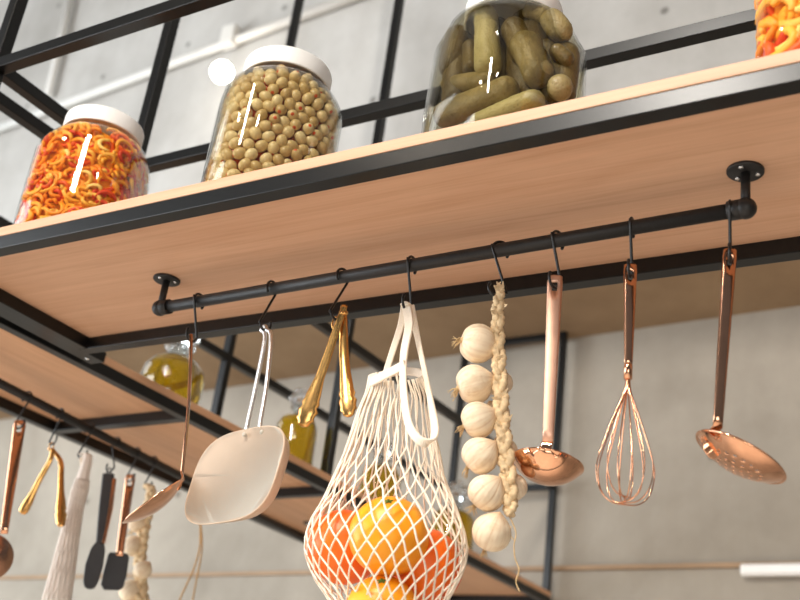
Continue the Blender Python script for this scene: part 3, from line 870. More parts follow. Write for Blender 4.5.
# ================================================================ GARLIC BRAID
Yg = 1.60
def garlic_bulb(parent, px, py, rpx, ax, off=0.0, mat='garlic', roots=True, roott=None):
    p = at(px, py, Yg) + raydir(px, py).normalized() * (off * S); r = pxm(rpx, p)
    ax = ax.normalized(); mb = MB(); n = 72; m = 28; rs = []; cols = []
    u = ax.orthogonal().normalized(); w = ax.cross(u); ph = random.random() * 6
    lobes = random.choice((7, 8, 9))
    for i in range(m + 1):
        a = PI * i / m; ring = []
        h = -math.cos(a) * r * 0.93
        if i > m * 0.72: h += ((i / m - 0.72) / 0.28) ** 2 * r * 0.26      # neck
        if i < m * 0.18: h += (0.18 - i / m) * r * 0.6                         # flat root plate
        for j in range(n):
            b = 2 * PI * j / n
            rr = r * math.sin(a) ** 0.92 * (1 + 0.028 * abs(math.sin(b * lobes / 2 + ph + 0.3 * math.sin(2 * b))) + 0.03 * math.sin(3 * b + ph) + 0.012 * math.sin(23 * b + ph + 2 * a))
            ring.append(p + ax * h + (u * math.cos(b) + w * math.sin(b)) * max(rr, r * 0.03))
            t_ = i / m; seam = max(0.0, 1 - abs(math.sin(b * lobes / 2 + ph + 0.3 * math.sin(2 * b))) * 4.0) * 0.5 + 0.36 * max(0.0, math.sin(17 * b + 3 * math.sin(3 * t_ + ph))) ** 6
            k_ = min(1.0, seam * 0.75 + max(0.0, (t_ - 0.78) * 3.0) + max(0.0, (0.16 - t_) * 4.0))
            cols.append(tuple(lerp(q1_, q2_, k_) for q1_, q2_ in zip(rgb(247, 228, 198), rgb(200, 154, 108))))
        rs.append(ring)
    mb.rings(rs, True, True); mb.col = cols; bo = mb.build('garlic_bulb', M[mat], parent)
    # papery seams as fine ribs
    if roots:
        mb = MB(); rp = p - ax * r * 0.84
        for k in range(16):
            d = (-ax + u * random.uniform(-0.8, 0.8) + w * random.uniform(-0.8, 0.8) + V((0, 0, -0.35))).normalized()
            L = random.uniform(0.25, 0.6) * r
            mid = rp + d * L * 0.5 + V((random.uniform(-1, 1), random.uniform(-1, 1), random.uniform(-1, 0.6))) * r * 0.10
            mb.tube([rp, mid, rp + d * L + V((0, 0, -0.15 * r)) + u * random.uniform(-0.2, 0.2) * r], [0.0006, 0.00045, 0.00025], 4)
        mb.tube([rp + ax * 0.002, rp - ax * 0.0022], [r * 0.2, r * 0.12], 10)
        mb.build('root_tuft', M['root'], bo)
    return bo
def braid(parent, path_px, Y, amp, rad, mat, turns, name='braid'):
    base = smooth_path([at(x, y, Y) for x, y in path_px], 24); n = len(base)
    for s in range(3):
        pts = []; rr = []
        for i, p in enumerate(base):
            t = i / (n - 1); a = 2 * PI * (t * turns + s / 3.0)
            am = amp(t)
            pts.append(p + FW * (am * math.sin(a)) + e2d * (am * 0.55 * math.sin(2 * a)))
            rr.append(rad(t) * (1 + 0.15 * math.sin(i * 1.7 + s)))
        mb = MB(); mb.tube(pts, rr, 8); mb.build(name, M[mat], parent)
hg = hk['garlic']
rt = thing('garlic_braid', hg, 'braid of garlic bulbs hanging on the front rail beside the net bag', 'garlic')
gp = at(498, 300, Yg); q = pxm(1, gp)
braid(rt, [(501, 290), (498, 306), (498, 340), (500, 380), (502, 420), (506, 455), (509, 490), (510, 516)], Yg, lambda t: q * interp([(0, 1.6), (0.12, 3.2), (0.5, 4.0), (0.9, 4.6), (1, 2)], t), lambda t: q * interp([(0, 2.4), (0.12, 3.4), (0.5, 4.2), (0.9, 4.2), (1, 2.4)], t), 'straw', 4.6)
for k in range(9):
    b0 = at(500 + random.uniform(-3, 3), 292, Yg); mb = MB(); mb.strip([b0, b0 + V((random.uniform(-.004, .004), random.uniform(-.003, .003), 0.006)), b0 + V((random.uniform(-.009, .007), random.uniform(-.004, .004), random.uniform(0.006, 0.015)))], [0.004, 0.0035, 0.0012], 0.0006, FW); mb.build('leaf_end', M['straw'], rt)
for k in range(20):      # dry leaf ends standing off the plait
    yy = random.uniform(300, 512); b0 = at(interp([(290, 501), (340, 498), (420, 502), (516, 510)], yy) + random.uniform(-5, 6), yy, Yg - 0.010)
    d = (FW * random.uniform(-1, 1) + V((0, 0, random.uniform(-0.4, 1.0))) - e2d * 0.4).normalized(); L = random.uniform(0.004, 0.010)
    mb = MB(); mb.strip([b0, b0 + d * L * 0.5, b0 + d * L + V((0, 0, 0.002))], [0.004, 0.003, 0.0006], 0.0005, d.cross(R2)); mb.build('leaf_end', M['straw'], rt)
rg = R0
for px, py, r, ax, off, tip in (
    (477.5, 344, 19.5, R0 * 0.92 + R1 * 0.22 + R2 * 0.1, -0.01, 0),
    (474, 384, 19.5, R0 * 0.9 - R1 * 0.25 + R2 * 0.1, -0.012, 0),
    (478, 420, 18, R0 * 0.85 - R1 * 0.4 - R2 * 0.1, -0.015, 0),
    (480, 456, 18.5, R0 * 0.7 - R1 * 0.65 - R2 * 0.1, -0.018, 0),
    (486, 493, 18.5, R0 * 0.62 - R1 * 0.7 - R2 * 0.1, -0.02, 0),
    (491.5, 533, 19.5, R0 * 0.35 - R1 * 0.9 - R2 * 0.1, -0.01, 0)):
    garlic_bulb(rt, px, py, r, ax, off)
for px, py, r, off in ((500, 384, 13, 0.045), (504, 452, 14, 0.05), (513, 488, 14.5, 0.035), (497, 414, 13, 0.05)):
    garlic_bulb(rt, px, py, r, R0 * -0.5 - R1 * 0.8, off, 'garlic', False)
mb = MB()
mb.tube(smooth_path([A(508, 514), A(513, 524), A(516, 534), A(514, 545), A(515, 558), A(519, 570), A(516, 582), A(520, 592)], 4), 0.0007, 5)
mb.tube(smooth_path([A(514, 540), A(510, 534), A(511, 526)], 4), 0.0005, 5)
mb.build('loose_root', M['root'], rt)

# ================================================================ JARS ON THE FRONT SHELF
def jar(name, X, Y, r, rot, htop, label, lid=True, n_ex=3.0, hs=0.0):
    """wide jar: rounded-square body, shoulder, neck; returns root and inner radius/height functions"""
    o = U(X, Y, ZT); R = r * S; H = htop * S
    ex = V((math.cos(rot), math.sin(rot), 0))
    rt = thing(name, o, label, 'jar')
    sqf = lambda h: n_ex if h < H * 0.66 else max(2.0, n_ex - (n_ex - 2.0) * (h - H * 0.66) / (H * 0.12))
    sh = [(0.0, 0.0), (R * 0.84, 0.0), (R * 0.92, H * 0.012), (R * 0.955, H * 0.04), (R * 0.96, H * 0.3), (R * 0.96, H * (0.64 + hs)), (R * 0.955, H * (0.71 + hs)), (R * 0.935, H * (0.755 + hs * 0.8)), (R * 0.88, H * (0.80 + hs * 0.5)), (R * 0.78, H * (0.84 + hs * 0.15)), (R * 0.70, H * 0.862), (R * 0.675, H * 0.87), (R * 0.67, H * 0.93)]
    mb = MB(); mb.lathe([(1e-5 if i == 0 else a, h) for i, (a, h) in enumerate(sh)], o, V((0, 0, 1)), 72, sqf, ex)
    mb.build('glass_body', M['glass'], rt, solid=0.0022)
    l0, l1 = H * 0.885, H
    lr = R * 0.715
    mb = MB(); n = 96; rs = []
    for rr, h in ((0.3, l0 + 0.003), (lr * 0.955, l0 + 0.003), (lr * 0.955, l0), (lr, l0), (lr, l0 + 0.0015), (lr, l1 - 0.004), (lr * 0.985, l1 - 0.0012), (lr * 0.96, l1), (lr * 0.3, l1)):
        if rr == 0.3: continue
        rs.append([o + V((0, 0, h)) + (ex * math.cos(2 * PI * j / n) + V((0, 0, 1)).cross(ex) * math.sin(2 * PI * j / n)) * (rr * (1 + (0.006 if j % 2 and l0 + 0.001 < h < l1 - 0.003 else 0))) for j in range(n)])
    mb.rings(rs, True, False)
    top_ring = rs[-1]; mb.add(top_ring, [tuple(range(n))], False)
    mb.build('lid', M['white_plastic'], rt)
    def radius_at(h, ang, shrink):
        prof = sorted([(hh, a) for a, hh in sh[1:]]); a = interp(prof, h)
        e = sqf(h); c, d = math.cos(ang), math.sin(ang)
        return max(0, a / (abs(c) ** e + abs(d) ** e) ** (1 / e) - shrink)
    def point(h, ang, shrink):
        k = radius_at(h, ang, shrink); return o + V((0, 0, h)) + (ex * math.cos(ang) + V((0, 0, 1)).cross(ex) * math.sin(ang)) * k
    def brine(mat, label, fill, name='brine'):
        mb = MB(); pr = [(a * 0.968 - 0.0003, max(hh, 0.004)) for a, hh in sh if hh < fill]
        a_f = interp(sorted([(hh, a) for a, hh in sh[1:]]), fill) * 0.968
        pr += [(a_f, fill), (0.0, fill)]
        pr[0] = (1e-5, 0.004)
        mb.lathe(pr, o, V((0, 0, 1)), 64, sqf, ex)
        bo = mb.build(name, mat, loc=o); tag(bo, label, 'brine', kind='stuff'); return bo
    def clamp(p, shrink):
        d = p - o; h = min(max(d.z, 0.008), H * 0.86); x = d.dot(ex); y = d.dot(V((0, 0, 1)).cross(ex)); L = math.hypot(x, y)
        m = radius_at(h, math.atan2(y, x), shrink)
        k = min(1.0, m / max(L, 1e-6)); return o + (ex * x + V((0, 0, 1)).cross(ex) * y) * k + V((0, 0, h))
    point.clamp = clamp
    return rt, o, R, H, point, brine

# curled orange strips
def strips_fill(o, R, H, point, fill, count, label, big=1.0):
    mb = MB()
    pal = [rgb(253, 176, 58), rgb(250, 150, 30), rgb(252, 180, 70), rgb(236, 92, 24), rgb(252, 166, 44), rgb(254, 206, 110), rgb(253, 182, 66), rgb(248, 142, 24), rgb(222, 70, 26)]
    for k in range(count):
        ang = random.uniform(0, 2 * PI); h = random.uniform(0.01, fill); dep = random.uniform(0.005, 0.015)
        h = min(max(h, 0.012), fill - 0.006)
        c = point(h, ang, dep); rad = (c - o); rad.z = 0; rad.normalize(); tn = V((0, 0, 1)).cross(rad)
        mb.cur = random.choice(pal)
        a0 = random.uniform(0, 6.28); arc = random.uniform(2.0, 6.0); rr = random.uniform(0.005, 0.0115) * big
        tiltv = random.uniform(-0.5, 0.5); pts = []
        e1 = tn * math.cos(tiltv) + V((0, 0, 1)) * math.sin(tiltv); e2 = rad.cross(e1) + rad * random.uniform(-0.5, 0.5)
        m = 10
        for i in range(m):
            a = a0 + arc * i / (m - 1); g = 1 + 0.25 * i / m
            pts.append(c + e1 * (rr * g * math.cos(a)) + e2 * (rr * 0.75 * g * math.sin(a)) + rad * (0.002 * math.sin(2 * a)))
        q = [point.clamp(p, 0.0046) for p in pts]
        mb.tube(q, [0.0014 * big + 0.0014 * big * math.sin(PI * (i + 0.6) / m) for i in range(m)], 6)
    mb.cur = rgb(250, 158, 36)      # packed mass behind the outer strips
    rings = []
    for i in range(14):
        h = lerp(0.006, fill - 0.006, i / 13); rings.append([point(h, 2 * PI * j / 40, 0.011 + random.uniform(0, 0.006)) for j in range(40)])
    mb.rings(rings, True, True)
    so = mb.build('pickled_strips', M['strips'], loc=o)
    tag(so, label, 'pickled vegetables', kind='stuff')

rt, o, R, H, pt, br = jar('jar', -1.904, 1.497, 0.1287, R_(28), 0.352, 'glass jar of orange pickled strips with white lid, leftmost on the shelf')
br(M['brine_orange'], 'orange brine in the leftmost jar', H * 0.845)
strips_fill(o, R, H, pt, H * 0.82, 900, 'curled orange pickled vegetable strips in the leftmost jar', 1.25)

# olives
rt, o, R, H, pt, br = jar('jar', -1.3703, 1.499, 0.131, R_(52), 0.366, 'glass jar full of stuffed green olives with white lid')
br(M['brine_olive'], 'amber brine around the olives', H * 0.84)
def olive_mesh(name):
    mb = MB(); mb.ball(V((0, 0, 0)), 0.0078, 16, 12, rz=0.0094); return mb
ol0 = olive_mesh('olive').build('olive', M['olive'])
cand = []
sp = 0.0166
for row in range(40):
    h = 0.010 + row * sp * 0.88
    if h > H * 0.83: break
    ri = pt(h, 0.7, 0.010); per = 2 * PI * R * 0.93 if h < H * 0.7 else 2 * PI * (pt(h, 0.4, 0.0) - o - V((0, 0, h))).length * 0.93
    cnt = int(per / sp)
    for k in range(cnt):
        a = 2 * PI * (k + 0.5 * (row % 2)) / cnt + random.uniform(-0.03, 0.03)
        p = pt(h, a, 0.0112 + random.uniform(0, 0.004)) + V((0, 0, random.uniform(-0.002, 0.002)))
        cand.append(p)
    # second layer
for row in range(3):         # crown of the heap under the lid
    for k in range(10 - 3 * row):
        a = 2 * PI * k / (10 - 3 * row); p = pt(H * 0.835, a, 0.012 + row * 0.0145); cand.append(p)
eye = V((0, 0, CZ))
def facing(p):
    rad = p - o; rad.z = 0; return (eye - p).normalized().dot(rad.normalized()) if rad.length > 1e-4 else 0
cand.sort(key=lambda p: -facing(p))
indiv, rest = cand[:300], cand[300:]
for i, p in enumerate(indiv):
    ob = ol0 if i == 0 else ol0.copy()
    if i: COL.objects.link(ob)
    ob.location = p
    if random.random() < 0.10:
        d = (eye - p).normalized() + V((random.uniform(-.6, .6), random.uniform(-.6, .6), random.uniform(-.6, .6))); ob.rotation_euler = d.to_track_quat('Z', 'Y').to_euler()
    else:
        rad = p - o; rad.z = 0; rad.normalize(); tn = V((0, 0, 1)).cross(rad) * random.uniform(-1, 1) + V((0, 0, random.uniform(-1, 1))) + rad * random.uniform(-0.45, 0.45)
        ob.rotation_euler = tn.to_track_quat('Z', 'Y').to_euler()
    tag(ob, 'small stuffed green olive packed in the olive jar', 'olive', 'olives in the jar')
mb = MB()
for p in rest: mb.ball(p, 0.0078, 10, 8, V((random.uniform(-1, 1), random.uniform(-1, 1), random.uniform(-1, 1))).normalized(), 0.0092)
rings = []
for i in range(24):          # second layer
    h = 0.012 + i * 0.0075
    if h > H * 0.80: break
    for k in range(26): mb.ball(pt(h, 2 * PI * (k + 0.37 * i) / 26, 0.024 + random.uniform(0, 0.004)), 0.0070, 8, 6, V((random.uniform(-1, 1), random.uniform(-1, 1), 0.3)).normalized(), 0.008)
tag(mb.build('olives_behind', M['olive'], loc=o), 'the many olives further inside and at the back of the olive jar', 'olives', kind='stuff')

# pickled cucumbers
rt, o, R, H, pt, br = jar('jar', -0.8366, 1.496, 0.128, R_(66), 0.36, 'glass jar of whole pickled cucumbers in green brine, white lid cut by picture top', n_ex=4.0, hs=0.06)
br(M['brine_pickle'], 'murky green brine around the pickled cucumbers', H * 0.82)
jc = o.copy()
def cucumber(a, bpx, w, dep, mat, label, bend=0.0):
    """from picture point a to b, lying at a depth dep inside the jar front"""
    Yf = jc.y / S
    pa, pb = at(a[0], a[1], Yf), at(bpx[0], bpx[1], Yf)
    view = (jc - eye); view.z = 0; view.normalize()
    def to_front(p):
        # push from the jar's axis plane towards us, but stay inside the glass
        lat = (p - jc); lat.z = 0; side = lat.dot(V((view.y, -view.x, 0)))
        lim = math.sqrt(max(0.0001, (R * 0.96) ** 2 - side ** 2))
        return lim
    d0 = raydir(*a).normalized(); d1 = raydir(*bpx).normalized()
    r = pxm(w / 2, pa) * 0.94
    hlim = R * 0.80 - r - dep
    pa2 = pa - d0 * max(0.0, min(hlim, to_front(pa) * 0.86 - r - dep)) ; pb2 = pb - d1 * max(0.0, min(hlim, to_front(pb) * 0.86 - r - dep))
    for p_ in (pa2, pb2): p_.z = max(p_.z, jc.z + r + 0.003)
    r = pxm(w / 2, (pa2 + pb2) / 2)
    ax = pb2 - pa2; L = ax.length; ax.normalize(); pr = R1.cross(ax); pr = ax.orthogonal().normalized()
    L2 = max(L - 2 * r, r * 0.4); c = (pa2 + pb2) / 2
    mb = MB(); n = 24; rs = []; m = 26; u = ax.orthogonal().normalized(); v = ax.cross(u); ph = random.random() * 9
    for i in range(m + 1):
        s = i / m; x = -1 + 2 * s
        hh = x * (L2 / 2 + r); edge = (abs(hh) - L2 / 2) / r
        rr = r * (math.sqrt(max(0.0004, 1 - max(0, edge) ** 2)))
        rr *= 1 + 0.05 * math.sin(3 * x + ph)
        off = u * (bend * r * (1 - x * x))
        ring = []
        for j in range(n):
            a_ = 2 * PI * j / n; k = 1 + 0.03 * math.sin(3 * a_ + ph) + random.uniform(-0.018, 0.022)
            ring.append(c + ax * hh + off + (u * math.cos(a_) + v * math.sin(a_)) * rr * k)
        rs.append(ring)
    mb.rings(rs, True, True); ob = mb.build('pickled_cucumber', M[mat], loc=c)
    tag(ob, label, 'pickle', 'pickled cucumbers in the jar'); return ob
for args in (
    ((486, 9), (488.5, 75), 26, 0.000, 'pickle_pale', 'pale upright pickle pressed against the glass, upper left of the pickle jar'),
    ((460, 26), (449, 78), 25, 0.004, 'pickle_dark', 'dark brown upright pickle at the left side of the pickle jar'),
    ((470, 42), (472, 74), 18, 0.022, 'pickle_dark', 'dark pickle tucked behind the pale upright one'),
    ((510, 22), (530, 62), 28, 0.014, 'pickle_dark', 'rounded pickle top just right of the pale upright one'),
    ((521, 36), (543, 84), 32, 0.002, 'pickle', 'thick blunt pickle slanting down in the middle of the pickle jar'),
    ((444, 85), (492, 79), 18, 0.006, 'pickle', 'short level pickle above the big slanting one at lower left'),
    ((437, 119), (516, 85), 27, 0.000, 'pickle', 'long pickle slanting up from the lower left of the pickle jar'),
    ((470, 128), (545, 97), 26, 0.004, 'pickle_pale', 'speckled pickle lying along the bottom front of the pickle jar'),
    ((557, 76), (563, 100), 24, 0.002, 'pickle', 'oval pickle end at the lower right of the pickle jar'),
    ((551, 46), (572, 64), 17, 0.006, 'pickle_dark', 'dark cut pickle at the right side of the pickle jar'),
    ((545, 12), (568, 40), 24, 0.010, 'pickle', 'pickle leaning under the right shoulder of the pickle jar'),
    ((524, 10), (552, 18), 20, 0.024, 'pickle', 'pickle lying across the top of the pickle jar'),
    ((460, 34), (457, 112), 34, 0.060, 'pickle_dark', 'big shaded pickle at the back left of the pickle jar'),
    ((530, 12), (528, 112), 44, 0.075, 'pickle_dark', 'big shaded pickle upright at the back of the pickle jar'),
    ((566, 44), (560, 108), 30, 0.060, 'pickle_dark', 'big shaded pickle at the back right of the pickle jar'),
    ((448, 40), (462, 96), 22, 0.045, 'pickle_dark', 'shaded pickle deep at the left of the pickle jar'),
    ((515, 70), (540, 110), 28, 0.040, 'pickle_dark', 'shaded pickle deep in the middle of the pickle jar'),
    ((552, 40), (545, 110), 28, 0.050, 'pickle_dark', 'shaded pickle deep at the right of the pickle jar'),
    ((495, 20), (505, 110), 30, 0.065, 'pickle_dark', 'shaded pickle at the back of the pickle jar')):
    cucumber(*args)

# last jar, cut by the right edge
rt, o, R, H, pt, br = jar('jar', -0.240, 1.485, 0.128, R_(80), 0.36, 'glass jar of orange pickled rings cut by the right picture edge', n_ex=4.0)
br(M['brine_orange'], 'orange brine in the jar at the right picture edge', H * 0.80)
strips_fill(o, R, H, pt, H * 0.80, 420, 'orange pickled rings in the jar at the right picture edge', 2.2)

# ================================================================ OIL BOTTLES ON THE LEFT SHELF
def oil_bottle(X, Y, r, hb_, label, stop='cluster', round_=False):
    o = U(X, Y, ZT); R = r * S; H = hb_ * S
    rt = thing('oil_bottle', o, label, 'bottle', 'oil bottles on the left shelf')
    if round_: sh = [(1e-5, 0), (R * 0.75, 0), (R * 0.92, H * 0.06), (R, H * 0.25), (R, H * 0.5), (R * 0.93, H * 0.66), (R * 0.74, H * 0.78), (R * 0.45, H * 0.87), (R * 0.34, H * 0.92), (R * 0.34, H)]
    else: sh = [(1e-5, 0), (R * 0.9, 0), (R * 0.98, H * 0.03), (R, H * 0.08), (R, H * 0.62), (R * 0.95, H * 0.72), (R * 0.78, H * 0.82), (R * 0.5, H * 0.89), (R * 0.38, H * 0.93), (R * 0.38, H)]
    mb = MB(); mb.lathe(sh, o, n=40); mb.build('glass_body', M['glass'], rt, solid=0.002)
    mb = MB(); mb.lathe([(1e-5, 0.004)] + [(a * 0.95, max(h, 0.004)) for a, h in sh[1:7]] + [(sh[6][0] * 0.95, sh[6][1] + 0.001), (0.0, sh[6][1] + 0.001)], o, n=40)
    oo = mb.build('oil', M['oil'], loc=o); tag(oo, 'golden oil inside the ' + label, 'oil', kind='stuff')
    mb = MB(); c = o + V((0, 0, H + R * 0.46))
    random.seed(int(abs(Y) * 1000))
    mb.ball(c, R * 0.46, 14, 10)
    for k in range(14):
        z = 1 - 2 * (k + 0.5) / 14; a = k * 2.4; q = math.sqrt(1 - z * z)
        mb.ball(c + V((q * math.cos(a), q * math.sin(a), z)) * R * 0.47, R * 0.19, 10, 8)
    mb.tube([o + V((0, 0, H * 0.93)), c], R * 0.26, 14)
    mb.build('stopper', M['crystal'], rt)
for px, py, X, r, hb_, lab, rd in (
    (171, 386, -2.39, 0.098, 0.195, 'round bottle of golden oil half behind the front shelf, nearest of the oil bottles', True),
    (294, 446, -2.35, 0.074, 0.215, 'bottle of golden oil with glass bead stopper right of the cream pan', False),
    (378, 499, -2.35, 0.080, 0.215, 'oil bottle seen through the netting of the orange bag', False),
    (451, 539, -2.365, 0.098, 0.215, 'oil bottle peeking out between the net bag and the garlic', False)):
    p = atx(px, py, X); oil_bottle(X, p.y / S, r, hb_, lab, round_=rd)

# ================================================================ THINGS ON THE LEFT RAIL
random.seed(21)
G2 = 'S hooks on the left rail'
def lrail(px):
    return rail_point_left(px)
def rail_point_left(px):
    lo, hi = 0.0, 1.0
    for _ in range(40):
        m = (lo + hi) / 2
        if proj(lerp(la, lb, m))[0] < px: lo = m
        else: hi = m
    return lerp(la, lb, lo)
lh = {}
for key, px, rz, lab in (
    ('spoon', 27, 95, 'blurred black S hook holding the hammered copper spoon on the left rail'),
    ('tongs', 60, 80, 'blurred black S hook holding the far gold tongs'),
    ('net', 89, 95, 'blurred black S hook holding the empty white net bag'),
    ('spat', 116, 270, 'blurred black S hook holding the narrow charcoal spatula'),
    ('scrape', 136, 90, 'blurred black S hook holding the square charcoal spatula'),
    ('garlic', 153, 90, 'blurred black S hook holding the far garlic braid'),
    ('twine', 205, 90, 'blurred black S hook holding the loop of twine below the pan')):
    lh[key] = hang_hook(rail_point_left(px), R_(rz), lab, G2)
def ydep(p): return p.y / S
FL_ = V((0.8, 0.6, 0))
# spoon
p = lh['spoon']; Y = ydep(p); top = p + V((0, 0, 0.011)); neck = at(4, 534, Y)
rt = thing('serving_spoon', top, 'dark copper spoon with hammered bowl at far left on the left rail', 'spoon')
wpx = pxm(1, p); mb = MB(); slot_handle(mb, top, neck, 12 * wpx, 7 * wpx, 0.003, FL_, 0.007, 0.021, 5 * wpx); mb.build('handle', M['copper_dark'], rt)
bc = at(-11, 557, Y); mb = bowl_mesh(bc, -R2 + R1 * 0.2 if False else R2 * 1.0 - R0 * 0.3, pxm(23, bc), 0.014); mb.build('bowl', M['copper_hammered'], rt)
# far tongs
p = lh['tongs']; Yt = ydep(p)
rt = thing('tongs', p, 'gold tongs hanging open on the left rail beside the empty net bag', 'tongs')
mb = MB(); rc = p + V((0, 0, -0.006)); mb.tube([rc + FL_ * (0.004 * math.cos(2 * PI * k / 20)) + V((0, 0, 0.0085 * math.sin(2 * PI * k / 20))) for k in range(20)], 0.0012, 8, closed=True); mb.build('pull_ring', M['gold'], rt)
x0, y0 = proj(p)
tong_arm([(x0 + 1, y0 + 5, 0), (50, 461, 0), (40, 479, 0), (31, 497, 0), (25, 508, 0), (22, 514, 0)], [(0, 4.5), (0.2, 5), (0.52, 6), (0.66, 9), (0.8, 10), (0.93, 8), (1, 4)], FL_)
tong_arm([(x0 - 1, y0 + 5, 0.02), (60.5, 461, 0.02), (61, 480, 0.02), (61, 500, 0.02), (61, 517, 0.02), (61.5, 527, 0.02)], [(0, 4.5), (0.2, 5), (0.52, 6.5), (0.66, 10), (0.8, 11), (0.93, 9), (1, 4)], FL_)
# empty net bag: long gathered netting
p = lh['net']; Y = ydep(p)
rt = thing('net_bag', p, 'empty white net bag hanging long and narrow on the left rail', 'bag')
x0, y0 = proj(p)
axis = [(x0, y0 - 3, 3.5), (88, 455, 4.5), (84, 474, 6), (80, 490, 8), (76, 506, 7.5), (70, 535, 9), (64, 565, 11), (57, 598, 13), (50, 628, 14), (46, 648, 8)]
ax3 = smooth_path([at(x, y, Y) for x, y, w in axis], 6); rad3 = []
for i in range(len(axis) - 1):
    for k in range(6): rad3.append(pxm(lerp(axis[i][2], axis[i + 1][2], k / 6), p))
rad3.append(pxm(axis[-1][2], p))
mb = MB(); rs = []
for i, c in enumerate(ax3):
    rs.append([c + (FL_ * math.cos(2 * PI * j / 28) + V((-0.6, 0.8, 0)) * (0.6 * math.sin(2 * PI * j / 28))) * rad3[i] * (0.95 + 0.05 * math.cos(7 * 2 * PI * j / 28 + i * 0.12)) for j in range(28)])
mb.rings(rs, True, True)
for k in range(16):
    for sg in (-1, 1):
        mb.tube([ax3[i] + (FL_ * math.cos(2 * PI * k / 16 + sg * i * 0.05) + V((-0.6, 0.8, 0)) * (0.6 * math.sin(2 * PI * k / 16 + sg * i * 0.05))) * rad3[i] * 1.01 for i in range(14, len(ax3))], 0.001, 4)
mb.build('netting', M['cotton_far'], rt)
mb = MB(); mb.strip(smooth_path([p + V((0.002, 0, -0.001)), at(x0 + 2, y0 + 12, Y), at(x0 - 1, y0 + 24, Y), at(82, 480, Y)], 5), 0.012, 0.005, FL_); mb.build('strap', M['cotton'], rt, bevel=0.001)
# narrow spatula
p = lh['spat']; Y = ydep(p)
top = p + V((0, 0, 0.004)); rt = thing('spatula', top, 'narrow rounded charcoal spatula with copper handle on the left rail', 'spatula')
wpx = pxm(1, p); n0 = at(100, 543, Y)
mb = MB(); mb.tube([top + V((0, 0, -0.004)) + FL_ * (0.0042 * math.cos(2 * PI * k / 20)) + V((0, 0, 0.0062 * math.sin(2 * PI * k / 20))) for k in range(20)], 0.0013, 8, closed=True); mb.build('hanging_loop', M['hook'], rt)
h0 = top + V((0, 0, -0.010))
mb = MB(); mb.strip([h0, lerp(h0, n0, 0.5), n0], [12 * wpx, 11 * wpx, 8 * wpx], 0.009, FL_); mb.build('handle', M['silicone'], rt, bevel=0.002)
mb = MB(); o1 = FL_ * 6.0 * wpx; mb.strip([lerp(h0, n0, 0.06) + o1, lerp(h0, n0, 0.5) + o1, n0 + FL_ * 3 * wpx], [5 * wpx, 5 * wpx, 4 * wpx], 0.0085, FL_); mb.build('copper_inlay', M['copper_dark'], rt, bevel=0.0015)
pth = smooth_path([n0, at(97.5, 552, Y), at(94, 566, Y), at(91, 580, Y), at(89, 589, Y)], 4)
mb = MB(); mb.strip(pth, [interp([(0, 8), (0.2, 14), (0.5, 17), (0.8, 14), (0.95, 9), (1, 4)], i / (len(pth) - 1)) * wpx for i in range(len(pth))], 0.005, FL_); mb.build('blade', M['silicone'], rt, bevel=0.0015)
# square spatula
p = lh['scrape']; Y = ydep(p); top = p + V((0, 0, 0.010)); n0 = at(119.5, 556, Y)
rt = thing('spatula', top, 'square-ended charcoal spatula with dark copper handle on the left rail', 'spatula')
mb = MB(); slot_handle(mb, top, n0, 10 * wpx, 7 * wpx, 0.003, FL_, 0.006, 0.021, 4.5 * wpx); mb.build('handle', M['copper_dark'], rt)
pth = [at(119, 553, Y), at(118.5, 556, Y), at(115, 574, Y), at(112, 586, Y), at(111.5, 590, Y)]
mb = MB(); mb.strip(pth, [17 * wpx, 21 * wpx, 23 * wpx, 22 * wpx, 15 * wpx], 0.005, FL_); mb.build('blade', M['silicone'], rt, bevel=0.002)
# far garlic braid
p = lh['garlic']; Yg = ydep(p)
rt = thing('garlic_braid', p, 'blurred garlic braid behind the spatulas on the left rail', 'garlic')
q = pxm(1, p); x0, y0 = proj(p)
braid(rt, [(x0, y0 - 3), (151, 490), (148, 510), (143, 535), (140, 560), (141, 585), (143, 612)], Yg, lambda t: q * interp([(0, 2), (0.3, 3), (1, 4)], t), lambda t: q * interp([(0, 2.4), (0.3, 3), (1, 3.6)], t), 'straw', 5)
for px, py, r in ((138, 523, 10.5), (133, 546, 10.5), (143, 570, 9), (131, 592, 12), (129, 616, 12)):
    garlic_bulb(rt, px, py, r, R0 * 0.6 - R1 * 0.7, -0.01)
# twine loop
p = lh['twine']; Y = ydep(p); x0, y0 = proj(p)
mb = MB(); B_ = lambda x, y: at(x, y, Y)
mb.tube(smooth_path([p + V((-0.001, 0, 0.001)), B_(200, 545), B_(194, 568), B_(186, 586), B_(178, 606), B_(176, 640), B_(184, 650), B_(190, 640), B_(192, 606), B_(196.5, 580), B_(202, 548), p + V((0.001, 0, 0.001))], 5), 0.0018, 6)
tag(mb.build('twine_loop', M['twine'], loc=p), 'loop of jute twine hanging below the cream pan on the left rail', 'twine')

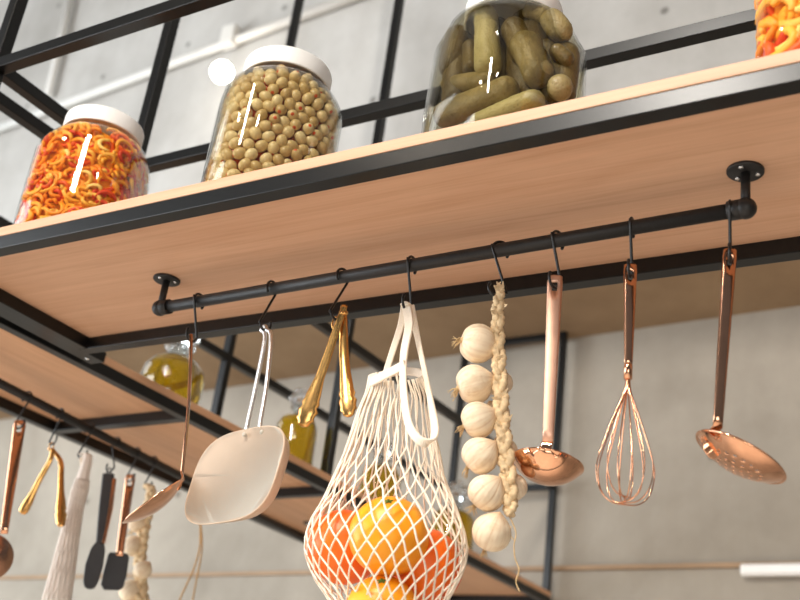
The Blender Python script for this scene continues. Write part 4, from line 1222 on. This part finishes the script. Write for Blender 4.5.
# ================================================================ LIGHT
w = bpy.data.worlds.new('world'); sc.world = w; w.use_nodes = True
nt = w.node_tree; nt.nodes.clear()
out = nt.nodes.new('ShaderNodeOutputWorld'); bg = nt.nodes.new('ShaderNodeBackground')
tc = nt.nodes.new('ShaderNodeTexCoord'); sx = nt.nodes.new('ShaderNodeSeparateXYZ'); rp = nt.nodes.new('ShaderNodeValToRGB')
nt.links.new(tc.outputs['Generated'], sx.inputs[0]); nt.links.new(sx.outputs['Z'], rp.inputs[0])
rp.color_ramp.elements[0].position = 0.0; rp.color_ramp.elements[0].color = (0.55, 0.58, 0.62, 1)
rp.color_ramp.elements[1].position = 0.6; rp.color_ramp.elements[1].color = (0.80, 0.88, 1.0, 1)
nt.links.new(rp.outputs[0], bg.inputs[0]); bg.inputs[1].default_value = 0.22
nt.links.new(bg.outputs[0], out.inputs[0])
def area(name, loc, target, size, energy, col, sy=None):
    l = bpy.data.lights.new(name, 'AREA'); l.energy = energy; l.color = col; l.size = size
    if sy: l.shape = 'RECTANGLE'; l.size_y = sy
    o = bpy.data.objects.new(name, l); COL.objects.link(o); o.location = loc
    o.rotation_euler = (V(target) - V(loc)).to_track_quat('-Z', 'Y').to_euler(); return o
def spot(name, loc, target, energy, col, ang=70, rad=0.04):
    l = bpy.data.lights.new(name, 'SPOT'); l.energy = energy; l.color = col; l.spot_size = R_(ang); l.spot_blend = 0.6; l.shadow_soft_size = rad
    o = bpy.data.objects.new(name, l); COL.objects.link(o); o.location = loc
    o.rotation_euler = (V(target) - V(loc)).to_track_quat('-Z', 'Y').to_euler(); return o
area('assumed_daylight_left', (-4.2, -1.6, 2.4), (-0.8, 1.4, 1.9), 2.4, 150, (0.93, 0.97, 1.0), 2.4)  # unseen area light; cool daylight from the left is assumed, no window modelled
area('front_fill_light', (1.3, -2.6, 1.3), (-0.6, 1.1, 2.0), 1.6, 45, (1.0, 0.95, 0.88), 1.4)  # added fill behind the camera for the board underside and copper highlights
area('left_wall_fill', (-5.4, 0.4, 2.1), (-3.0, 3.2, 2.2), 2.0, 150, (0.88, 0.95, 1.0), 2.2)  # unseen cool area light, added to brighten the lower left wall
area('upper_wall_fill', (-5.6, 0.8, 4.6), (-1.5, 2.8, 4.4), 2.0, 24, (0.92, 0.97, 1.0), 1.6)  # unseen cool fill, added to brighten the upper wall
area('top_key_light', (-0.9, -1.1, 3.7), (-0.9, 1.0, 2.2), 0.14, 78, (1.0, 0.94, 0.86), 0.9)  # narrow unseen key from above, added to brighten the jars
spot('floor_bounce_spot', (-0.7, -0.6, 4.4), (-0.7, -0.2, 0.0), 1500, (1.0, 0.95, 0.88), 56, 0.2)  # added to light the floor so its bounce reaches the underside
spot('warm_spot', (-0.1, -0.4, 3.3), (-0.6, 1.1, 2.0), 16, (1.0, 0.86, 0.70), 70)  # unseen spot, assumed from the warm highlights on the front bar
spot('warm_spot', (-1.5, -0.4, 3.3), (-1.0, 1.2, 2.0), 16, (1.0, 0.86, 0.70), 70)  # second unseen spot, assumed from bar and copper highlights
spot('warm_spot', (0.4, 1.5, 1.2), (-1.2, 3.0, 3.0), 16, (1.0, 0.74, 0.48), 80)  # unseen low spot behind the shelf, added to warm the soffit

vs_ = sc.view_settings
sc.display_settings.display_device = 'sRGB'
vs_.view_transform = 'Standard'; vs_.look = 'None'; vs_.exposure = -0.20; vs_.gamma = 1.0; vs_.use_curve_mapping = False
sc.cycles.transparent_max_bounces = 24
sc.cycles.max_bounces = 10
for o in bpy.data.objects:
    if '_o' in o: del o['_o']
